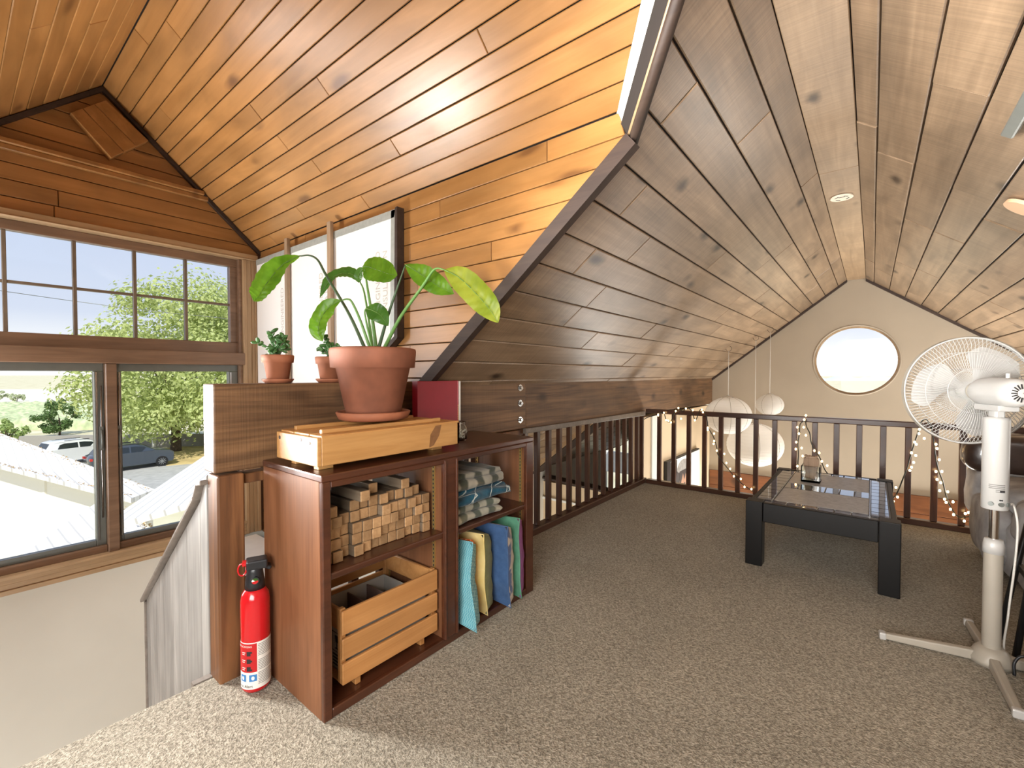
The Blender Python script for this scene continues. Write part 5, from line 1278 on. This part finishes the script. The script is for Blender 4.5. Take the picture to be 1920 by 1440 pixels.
for b_ in range(3):
    a0 = radians(35) + 2 * pi * b_ / 3
    def blade(u, v):
        q = .030 + .148 * v; w = (.42 + .62 * sin(pi * min(1, v * 1.02) * .62)) ; w *= (1 - .55 * max(0, v - .72) ** 1.2 / .28 ** 1.2 * .9)
        a = a0 + (u - .5) * w * 1.35 + .35 * v; d = fs2 * cos(a) + UPV * sin(a)
        return cc + d * q + fd * ((u - .5) * .040 * (1 - .2 * v))
    MB().grid(blade, 12, 10, True).build('blade', M['white_plastic'], fn_)
pw = [V((bx, by, .585)) + vdir * 0 + sdir * .036, V((bx + .050, by + .02, .58)), V((bx + .062, by + .025, .50)), V((bx + .055, by + .02, .35)), V((bx + .045, by + .03, .18)), V((bx + .045, by + .06, .02)), V((bx + .12, by + .10, .006))]
MB().tube(bez(pw, 6), .0035, 6).build('power_cord', M['cord_white'], fn_)

# --- sofa with leather arm
so = thing('sofa', (.95, 3.7, 0), 'grey plush sofa with a dark brown leather arm roll behind the fan', 'sofa')
def puff(name, c, size, mat, e=.42, seed=0, amp=.008, par=so, fr_=18):
    m = MB(); m.superbox(c, size, e, 36, 20)
    C = V(c)
    for i, p in enumerate(m.v):
        d = p - C; k = amp * (sin(p.x * fr_ + seed) * sin(p.y * fr_ * 1.2 + seed * 2) + .6 * sin(p.z * fr_ * 1.6 + p.x * 9 + seed)); m.v[i] = p + d.normalized() * k
    return m.build(name, M[mat], par)
puff('arm_roll', (.85, 4.00, .555), (.80, .24, .25), 'leather', .5, 1, .006)
puff('arm_front', (.80, 4.00, .31), (.64, .23, .34), 'plush', .35, 2, .012)
puff('seat_base', (.92, 3.62, .17), (.78, .80, .31), 'plush', .25, 3, .012)
puff('seat_cushion', (.90, 3.60, .38), (.70, .62, .17), 'plush', .4, 4, .014)
puff('footrest_panel', (.525, 3.60, .20), (.12, .62, .30), 'plush', .45, 5, .012)
puff('back_cushion', (1.22, 3.6, .62), (.28, .66, .62), 'leather', .4, 6, .01)
puff('seat_cushion', (.84, 3.10, .36), (.62, .42, .20), 'plush', .4, 7, .014)
puff('seat_base', (.90, 3.05, .14), (.66, .46, .26), 'plush', .25, 8, .012)

# --- folded black stand and cable near the right edge
bs = thing('folding_stand', (.40, 2.50, 0), 'folded black tubular stand leaning beside the fan pole', 'stand')
MB().tube([(.428, 2.43, .0115), (.480, 2.47, .44), (.520, 2.50, .74)], .0105, 8).build('leg', M['black_metal'], bs)
MB().tube([(.405, 2.565, .008), (.452, 2.59, .30), (.520, 2.62, .70)], .0105, 8).build('leg', M['black_metal'], bs)
MB().obox((.462, 2.50, .30), V((.0, 1, 0)), (1, 0, 0), (0, 0, 1), .16, .016, .03).build('hinge_plate', M['black_plastic'], bs, bevel=.003)
cbl = MB().tube(bez([(.400, 2.285, .006), (.402, 2.295, .05), (.43, 2.30, .075), (.50, 2.29, .03), (.58, 2.28, .006), (.70, 2.28, .006)], 6), .0045, 6).build('power_cable', M['black_plastic']); tag(cbl, 'loose black cable looping on the carpet behind the fan base', 'cable')

# --- tall cabinet whose edge closes the view on the right
cab = thing('tall_cabinet', (.66, 1.75, 0), 'tall light wood cabinet whose edge shows along the right side of the view', 'cabinet')
MB().box(.414, .90, 1.30, 2.232, .0, 1.13).build('cabinet_body', M['cabinet_wood'], cab, bevel=.004)
MB().box(.408, .91, 1.29, 2.240, 1.131, 1.15).build('cabinet_top', M['cabinet_wood'], cab, bevel=.003)

# --- ceiling plate on the ridge board, track light and disc on the right slope
cp = thing('ceiling_plate', (-.16, 3.46, 2.139), 'round cream cover plate with slots on the ridge board', 'ceiling plate')
MB().cyl((-.160, 3.46, 2.1325), (-.160, 3.46, 2.1395), .058, n=40).build('plate', M['cap_white'], cp, bevel=.002)
m = MB()
for a in (.6, 2.2, 3.9, 5.4): 
    c = V((-.16 + .034 * cos(a), 3.46 + .034 * sin(a), 2.132)); d = V((-sin(a), cos(a), 0)); m.obox(c, d, V((cos(a), sin(a), 0)), (0, 0, 1), .026, .006, .0015)
m.obox((-.16, 3.44, 2.132), (1, 0, 0), (0, 1, 0), (0, 0, 1), .03, .006, .0015); m.build('slots', M['ink_dark'], cp)
tl = thing('track_light', (.345, 2.0, 1.80), 'grey metal light bar fixed to the right ceiling slope', 'light fitting')
nR = V((-sR, 0, -cR)); base = V((.345, 0, 2.14 - SR * (.345 + .07)))
MB().obox(base + V((0, 1.85, 0)) + nR * .02, (0, 1, 0), V((cR, 0, -sR)), nR, .56, .035, .03).build('light_bar', M['alu_grey'], tl, bevel=.004)
dk = thing('ceiling_disc', (.475, 2.77, 1.72), 'plain pale copper coloured disc on the right ceiling slope', 'ceiling disc')
b2 = V((.478, 2.76, 2.14 - SR * (.478 + .07))); MB().cyl(b2 + nR * .002, b2 + nR * .016, .062, n=36).build('disc', M['brass_disc'], dk, bevel=.004)

# --- portrait on the lower side wall
pr = thing('portrait', (-1.73, 5.4, -.6), 'white canvas portrait of a person in a grey cap on the lower wall', 'picture')
PY0, PY1, PZ0, PZ1 = 4.83, 5.99, -.75, .10
MB().box(-1.748, -1.712, PY0, PY1, PZ0, PZ1).build('canvas_edge', M['frame_black'], pr)
MB().box(-1.7118, -1.709, PY0 + .10, PY1, PZ0, PZ1 - .015).build('canvas_face', M['paper'], pr)
def flat(name, pts, mat, x):
    MB().add([(x, y, z) for y, z in pts], [list(range(len(pts)))]).build(name, M[mat], pr)
def ell(cy, cz, a, b, n=28, t0=0, t1=2 * pi): return [(cy + a * cos(t0 + (t1 - t0) * i / n), cz + b * sin(t0 + (t1 - t0) * i / n)) for i in range(n if t1 - t0 > 6.2 else n + 1)]
flat('shade_print', [(PY0 + .10, PZ0), (PY0 + .34, PZ0), (PY0 + .30, PZ1 - .02), (PY0 + .10, PZ1 - .02)], 'frame_black', -1.7085)
flat('hair_print', ell(5.33, -.25, .28, .27), 'hair_print', -1.7080)
flat('face_print', ell(5.35, -.26, .135, .20), 'skin_print', -1.7075)
flat('cap_print', ell(5.36, -.055, .22, .11, 20, 0, pi) + ell(5.36, -.055, .22, .035, 20, pi, 2 * pi), 'hat_print', -1.7070)
for dy in (-.055, .05): flat('eye_print', ell(5.35 + dy, -.235, .026, .010, 14), 'hair_print', -1.7068)
flat('nose_print', [(5.345, -.24), (5.365, -.24), (5.375, -.305), (5.335, -.305)], 'hair_print', -1.7069)
flat('mouth_print', ell(5.353, -.355, .040, .010, 14), 'hair_print', -1.7068)
flat('fringe_print', [(5.22, -.07), (5.50, -.07), (5.485, -.20), (5.44, -.12), (5.39, -.19), (5.34, -.11), (5.28, -.20), (5.235, -.28)], 'hair_print', -1.7066)

# ================================================================ OUTSIDE
GZ = -5.3
gr = MB().box(-2500, 1500, -1500, 1500, GZ - .5, GZ).build('ground', M['field']); struct(gr)
def patch_ground(name, pts, z, mat, label=None, kind='structure'):
    q = [onZ(u, v, GZ) for u, v in pts]; m = MB(); n = len(q)
    m.add([(p.x, p.y, GZ) for p in q] + [(p.x, p.y, GZ + z) for p in q], [list(range(n))[::-1], [n + i for i in range(n)]] + [(i, (i + 1) % n, n + (i + 1) % n, n + i) for i in range(n)])
    o = m.build(name, M[mat]); o['kind'] = kind; return o
patch_ground('driveway', [(120, 900), (420, 960), (470, 850), (395, 842), (300, 846), (90, 838)], .02, 'asphalt')
patch_ground('dry_lawn', [(312, 874), (460, 862), (470, 838), (330, 836), (300, 846)], .04, 'lawn')
patch_ground('pale_field', [(-200, 768), (240, 768), (240, 730), (-200, 730)], .03, 'grain_field')
m = MB(); rv = random.Random(3)
for k in range(26):
    a = onZ(-160, 806 - k * 1.5, GZ); b = onZ(260, 804 - k * 1.5, GZ)
    if k == 13: continue
    n = 30
    def rowfn(u, v, a=a, b=b):
        p = a.lerp(b, u); t = pi * v; return V((p.x + .9 * cos(t), p.y, GZ + 1.3 * sin(t) + .25 * sin(u * 61 + a.x) * sin(t)))
    m.grid(rowfn, n, 4, True)
vy = m.build('vineyard', M['vineyard'], None, kind='stuff'); tag(vy, 'rows of low green vines in the field below the window', 'vineyard')
# far wooded ridges
def ridge(name, d, h, u0, u1, mat, seed, amp):
    r = random.Random(seed); m = MB(); n = 60; vs = []
    for i in range(n + 1):
        u = u0 + (u1 - u0) * i / n; p = at(u, 701, d); z = h + amp * (sin(i * .9 + seed) + .6 * sin(i * 2.3 + seed * 2) + r.uniform(-.4, .4))
        q = at(u, 701, d * 1.12); vs += [(p.x, p.y, GZ), (p.x * .5 + q.x * .5, p.y * .5 + q.y * .5, z), (q.x, q.y, GZ)]
    fs = []
    for i in range(n):
        for k in (0, 1): fs.append((3 * i + k, 3 * i + 3 + k, 3 * i + 4 + k, 3 * i + 1 + k))
    m.add(vs, fs, True); o = m.build(name, M[mat]); o['kind'] = 'structure'; return o
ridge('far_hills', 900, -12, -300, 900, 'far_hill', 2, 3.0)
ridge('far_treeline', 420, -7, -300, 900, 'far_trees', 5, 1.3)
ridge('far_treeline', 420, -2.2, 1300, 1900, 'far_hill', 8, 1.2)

def foliage(m, c, rx, ry, rz, nblob, nleaf, size, r, lo=-.7):
    c = V(c)
    for b in range(nblob):
        while True:
            d = V((r.uniform(-1, 1), r.uniform(-1, 1), r.uniform(lo, 1)))
            if .25 < d.length < 1: break
        bc_ = c + V((d.x * rx, d.y * ry, d.z * rz)); br_ = min(rx, rz) * r.uniform(.16, .30)
        for k in range(nleaf):
            q = V((r.gauss(0, 1), r.gauss(0, 1), r.gauss(0, .8))).normalized() * (br_ * r.uniform(.55, 1.05)); p = bc_ + q
            nn_ = (q.normalized() + V((r.uniform(-.6, .6), r.uniform(-.6, .6), r.uniform(-.2, .9)))).normalized(); a = nn_.orthogonal().normalized(); a = (Matrix.Rotation(r.uniform(0, 6.28), 3, nn_) @ a); bb = nn_.cross(a); s = size * r.uniform(.6, 1.25)
            m.add([p - a * s, p + bb * s * .55, p + a * s, p - bb * s * .55], [(0, 1, 2, 3)])
def tree(base, trunk_h, c, rx, ry, rz, nb, nl, size, mat, label, seed, name='tree', cat='tree'):
    r = random.Random(seed); t = thing(name, base, label, cat); b = V(base); c = V(c)
    m = MB(); m.tube(bez([b, b + V((.1, 0, trunk_h * .5)), b + V((0, .1, trunk_h)), c], 5), [rx * .055 * (1 - .6 * i / 15) for i in range(16)], 8)
    for k in range(5):
        a = 2 * pi * k / 5 + r.uniform(-.3, .3); m.tube(bez([b + V((0, 0, trunk_h)), b.lerp(c, .6) + V((rx * .25 * cos(a), ry * .25 * sin(a), 0)), c + V((rx * .6 * cos(a), ry * .6 * sin(a), rz * .25))], 4), [rx * .03 * (1 - .7 * i / 8) for i in range(9)], 6)
    m.build('trunk', M['bark'], t)
    m = MB(); foliage(m, c, rx, ry, rz, nb, nl, size, r); m.build('foliage', M[mat], t, kind='stuff')
tb_ = onZ(330, 846, GZ); tc = at(372, 690, 37.0)
tree((tb_.x, tb_.y, GZ), 3.0, tc, 7.6, 7.6, 7.0, 230, 200, .17, 'maple', 'large yellow-green maple tree filling the right side of the window view', 2)
tree(tuple(onZ(112, 816, GZ)), .6, onZ(112, 816, GZ) + V((0, 0, 1.8)), 1.9, 1.9, 1.8, 26, 130, .13, 'bush_dark', 'dark green bushy shrub beside the maple tree', 3, 'shrub', 'shrub')
tree(tuple(onZ(12, 826, GZ)), .3, onZ(12, 826, GZ) + V((0, 0, .9)), 2.1, 1.5, 1.0, 26, 90, .12, 'bush_light', 'low light green hedge bush in front of the vineyard', 4, 'shrub', 'shrub')
for u, v, s in ((-2, 755, 1.9), (32, 753, 1.4)): 
    tree(tuple(onZ(u, v, GZ)), .6, onZ(u, v, GZ) + V((0, 0, s * .8)), s, s, s * .75, 16, 90, .22, 'bush_pale', ('round pale tree furthest left in the pale field' if u < 20 else 'lower pale bush standing right of the round field tree'), 5 + u, 'field_tree')

# neighbouring shed
sh = thing('shed', onZ(60, 960, GZ), 'white-walled neighbouring shed with mossy shingle roof outside the window', 'building')
ez = -1.5
E0, E1 = onZ(-90, 850.5, ez), onZ(246, 934.5, ez); E2 = onZ(290, 917.5, ez + .02); T1 = at(0, 812, 15.0); T0 = at(-90, 779, 16.8)
m = MB(); top = [E0, E1, E2, T1, T0]; m.add(top + [p - V((0, 0, .10)) for p in top], [(0, 1, 2), (0, 2, 3), (0, 3, 4), (5, 7, 6), (5, 8, 7), (5, 9, 8)] + [(i, (i + 1) % 5, 5 + (i + 1) % 5, 5 + i) for i in range(5)]); m.build('shed_roof', M['shingles'], sh)
ed = (E1 - E0).normalized(); inn = V((0, 0, 1)).cross(ed); inn = inn if inn.dot(T1 - E0) > 0 else -inn
wA, wB = E0 + inn * .45, E1 + inn * .45 - ed * .5
m = MB(); m.hexa([(wA.x, wA.y, GZ), (wB.x, wB.y, GZ), (wB + inn * .15).to_tuple()[:2] + (GZ,), (wA + inn * .15).to_tuple()[:2] + (GZ,), (wA.x, wA.y, ez - .02), (wB.x, wB.y, ez - .02), (wB + inn * .15).to_tuple()[:2] + (ez - .02,), (wA + inn * .15).to_tuple()[:2] + (ez - .02,)]); m.build('shed_wall', M['shed_white'], sh)
cpt = wA + ed * ((wB - wA).length * .52)
MB().obox(cpt - inn * .02 + V((0, 0, -1.3)), ed, inn, (0, 0, 1), .16, .05, 2.5).build('corner_board', M['shed_white'], sh)
m = MB(); r6 = random.Random(6)
for (P, Q, n, wd) in ((E0, E1, 260, .10), (T1, E2, 200, .22)):
    for k in range(n):
        p = P.lerp(Q, r6.random()) + V((0, 0, .03)) + inn * r6.uniform(0, wd) * (1 if P is E0 else -1); a = V((r6.uniform(-1, 1), r6.uniform(-1, 1), r6.uniform(-.3, .3))).normalized(); b = a.orthogonal().normalized(); s = r6.uniform(.012, .032)
        m.add([p - a * s, p + b * s * .6, p + a * s, p - b * s * .6], [(0, 1, 2, 3)])
m.build('leaf_litter', M['dry_leaf'], sh, kind='stuff')
# lower roof of the house itself below the window
lr = thing('lower_roof', (-6, 1.5, -1.6), 'pale shingled lower roof of the house just below the window', 'roof')
za = -.95
R1, R2 = onZ(289, 918, za), onZ(400, 843.3, za); rdv = (R2 - R1).normalized(); R2 = R1 + rdv * 12; side = rdv.cross(V((0, 0, 1))); side = side if side.dot(V((0, 0, CAMZ)) - R1) > 0 or True else side
side = side if side.dot(V((1, 0, 0))) > 0 else -side
R0 = R1 - rdv * 2.2
pl = [R0, R2, R2 + side * 3.2 + V((0, 0, .75)), R0 + side * 2.3 + V((0, 0, .55))]
poly_local = None
exr = rdv; upr = (side * 3.2 + V((0, 0, .75))).normalized(); nr = exr.cross(upr); 
if nr.z < 0: exr = -exr; nr = exr.cross(upr)
def st(p): d = p - R1; return (d.dot(exr), d.dot(upr))
q4 = [st(R0), st(R2), st(R2 + upr * 2.4), st(R0 + upr * 1.3)]
o = poly_obj('roof_plane', R1, exr, upr, nr, q4, -.08, 0, M['shingles'], None); bpy.context.view_layer.update(); o.parent = lr; o.matrix_parent_inverse = Matrix.Translation(-V(lr.location))
zb = -1.75
B = [onZ(-40, 1110, zb), onZ(300, 1030, zb - .05), onZ(276, 988, zb + .25), onZ(232, 958, zb + .35), onZ(185, 940, zb + .3), onZ(116, 985, zb + .05), onZ(30, 1050, zb - .1)]
m = MB(); n = len(B); cB = sum(B, V()) / n; m.add(B + [p - V((0, 0, .1)) for p in B] + [cB], [(i, (i + 1) % n, 2 * n) for i in range(n)] + [(i, (i + 1) % n, n + (i + 1) % n, n + i) for i in range(n)]); m.build('roof_plane', M['shingles'], lr)
m = MB(); r7 = random.Random(7)
for k in range(160):
    p = onZ(232, 957, zb + .42).lerp(onZ(280, 992, zb + .34), r7.random()) + V((r7.uniform(-.06, .06), r7.uniform(-.06, .06), r7.uniform(0, .05))); a = V((r7.uniform(-1, 1), r7.uniform(-1, 1), r7.uniform(-.3, .3))).normalized(); b = a.orthogonal().normalized(); s = r7.uniform(.012, .03)
    m.add([p - a * s, p + b * s * .6, p + a * s, p - b * s * .6], [(0, 1, 2, 3)])
m.build('leaf_litter', M['dry_leaf'], lr, kind='stuff')
# low grey wall beyond the cars and a post
gw = MB(); a = onZ(40, 842, GZ); b = onZ(430, 836, GZ); dd = (b - a).normalized(); gw.obox((a + b) / 2 + V((0, 0, .55)) , dd, V((0, 0, 1)).cross(dd), (0, 0, 1), (b - a).length, .35, 1.1)
tag(gw.build('retaining_wall', M['carport_grey']), 'long low grey wall beyond the parked cars', 'wall')
pp_ = onZ(289, 846, GZ); tag(MB().cyl(pp_, pp_ + V((0, 0, 1.1)), .14, n=12).build('bollard', M['shed_white'], bevel=.03), 'short pale post behind the grey car', 'post')
# overhead cable
tag(MB().tube(bez([at(-60, 538, 16), at(0, 545, 16.5), at(120, 562, 18), at(235, 577, 19), at(330, 588, 20), at(450, 602, 22), at(600, 640, 24)], 6), .013, 5).build('overhead_cable', M['alu_grey']), 'thin overhead power cable crossing the sky in the window', 'cable')

# cars
def car(pos, ang, paint, label, seed=0):
    t = thing('car', pos, label, 'car', rz=ang)
    L, Wd = 4.6, 1.86
    prof = [(-2.25, .45), (-2.26, .85), (-2.2, 1.05), (-2.0, 1.14), (-1.72, 1.58), (-1.3, 1.68), (.0, 1.68), (.40, 1.60), (1.02, 1.20), (1.85, 1.08), (2.10, .92), (2.14, .45), (2.05, .30), (-2.15, .30)]
    m = MB(); n = len(prof); ys = (-Wd / 2, -Wd / 2 + .10, Wd / 2 - .10, Wd / 2); vs = []
    for y in ys:
        k = .965 if abs(y) > Wd / 2 - .05 else 1.0
        for x, z in prof:
            yy = y * (.80 if z > 1.2 else 1.0); vs.append((x * (k if abs(x) > 2 else 1), yy, .3 + (z - .3) * (k if z > .5 else 1)))
    m.add(vs, [(j * n + i, j * n + (i + 1) % n, (j + 1) * n + (i + 1) % n, (j + 1) * n + i) for j in range(3) for i in range(n)], True)
    m.add(vs[:n], [list(range(n))[::-1]]); m.add(vs[-n:], [list(range(n))]); m.build('body', M[paint], t, local=True)
    for s in (-1, 1):
        for q in ([(-1.45, 1.18), (-.35, 1.18), (-.35, 1.54), (-1.05, 1.54), (-1.30, 1.46)], [(-.27, 1.18), (.95, 1.15), (.42, 1.49), (.0, 1.55), (-.27, 1.54)]):
            f = lambda z: .93 - .186 * max(0, (z - 1.14) / .50) + .012
            m = MB(); m.add([(x, s * f(z), z * .985) for x, z in q], [list(range(len(q)))]); m.build('side_window', M['car_glass'], t, local=True)
        for x in (-1.42, 1.38):
            w = MB().cyl((x, s * (Wd / 2 - .20), .35), (x, s * (Wd / 2 + .012), .35), .35, n=28).build('wheel', M['tread'], t, local=True, bevel=.03)
            mm = MB(); mm.cyl((x, s * (Wd / 2 + .010), .35), (x, s * (Wd / 2 + .020), .35), .23, n=24)
            mm.build('hub', M['frame_black'], w, local=True)
            mm = MB()
            for k in range(10):
                a = 2 * pi * k / 10; d = V((cos(a), 0, sin(a))); mm.obox(V((x, s * (Wd / 2 + .024), .35)) + d * .12, d, (0, 1, 0), d.cross(V((0, 1, 0))), .22, .014, .028)
            mm.build('spokes', M['steel'], w, local=True)
        MB().box(-2.29, -2.16, s * .80 - .12, s * .80 + .12, .88, 1.02).build('tail_lamp', M['tail_red'], t, local=True)
    MB().add([(-2.00, -.68, 1.17), (-2.00, .68, 1.17), (-1.76, .60, 1.55), (-1.76, -.60, 1.55)], [(0, 1, 2, 3)]).build('rear_window', M['car_glass'], t, local=True)
    MB().add([(1.00, -.70, 1.23), (1.00, .70, 1.23), (.44, .60, 1.60), (.44, -.60, 1.60)], [(3, 2, 1, 0)]).build('windscreen', M['car_glass'], t, local=True)
    m = MB(); 
    for s in (-1, 1): m.box(-1.0, .35, s * .66 - .02, s * .66 + .02, 1.66, 1.70)
    m.build('roof_rails', M['frame_black'], t, local=True)
    return t
def park(uf, vf, away, paint, label):
    f_ = onZ(uf, vf, GZ); Lv = V((f_.x, f_.y, 0)).normalized(); P_ = V((Lv.y, -Lv.x, 0)); d = (P_ + Lv * away).normalized(); n_ = V((-d.y, d.x, 0)); n_ = n_ if n_.dot(f_) > 0 else -n_
    c = f_ - d * 1.38 + n_ * .93; car((c.x, c.y, GZ + .02), atan2(d.y, d.x), paint, label)
park(304, 874.5, .30, 'car_paint', 'grey sport utility car parked under the maple tree outside the window')
park(205, 862, .42, 'car_white', 'white car with red tail lamp parked behind the shed roof')
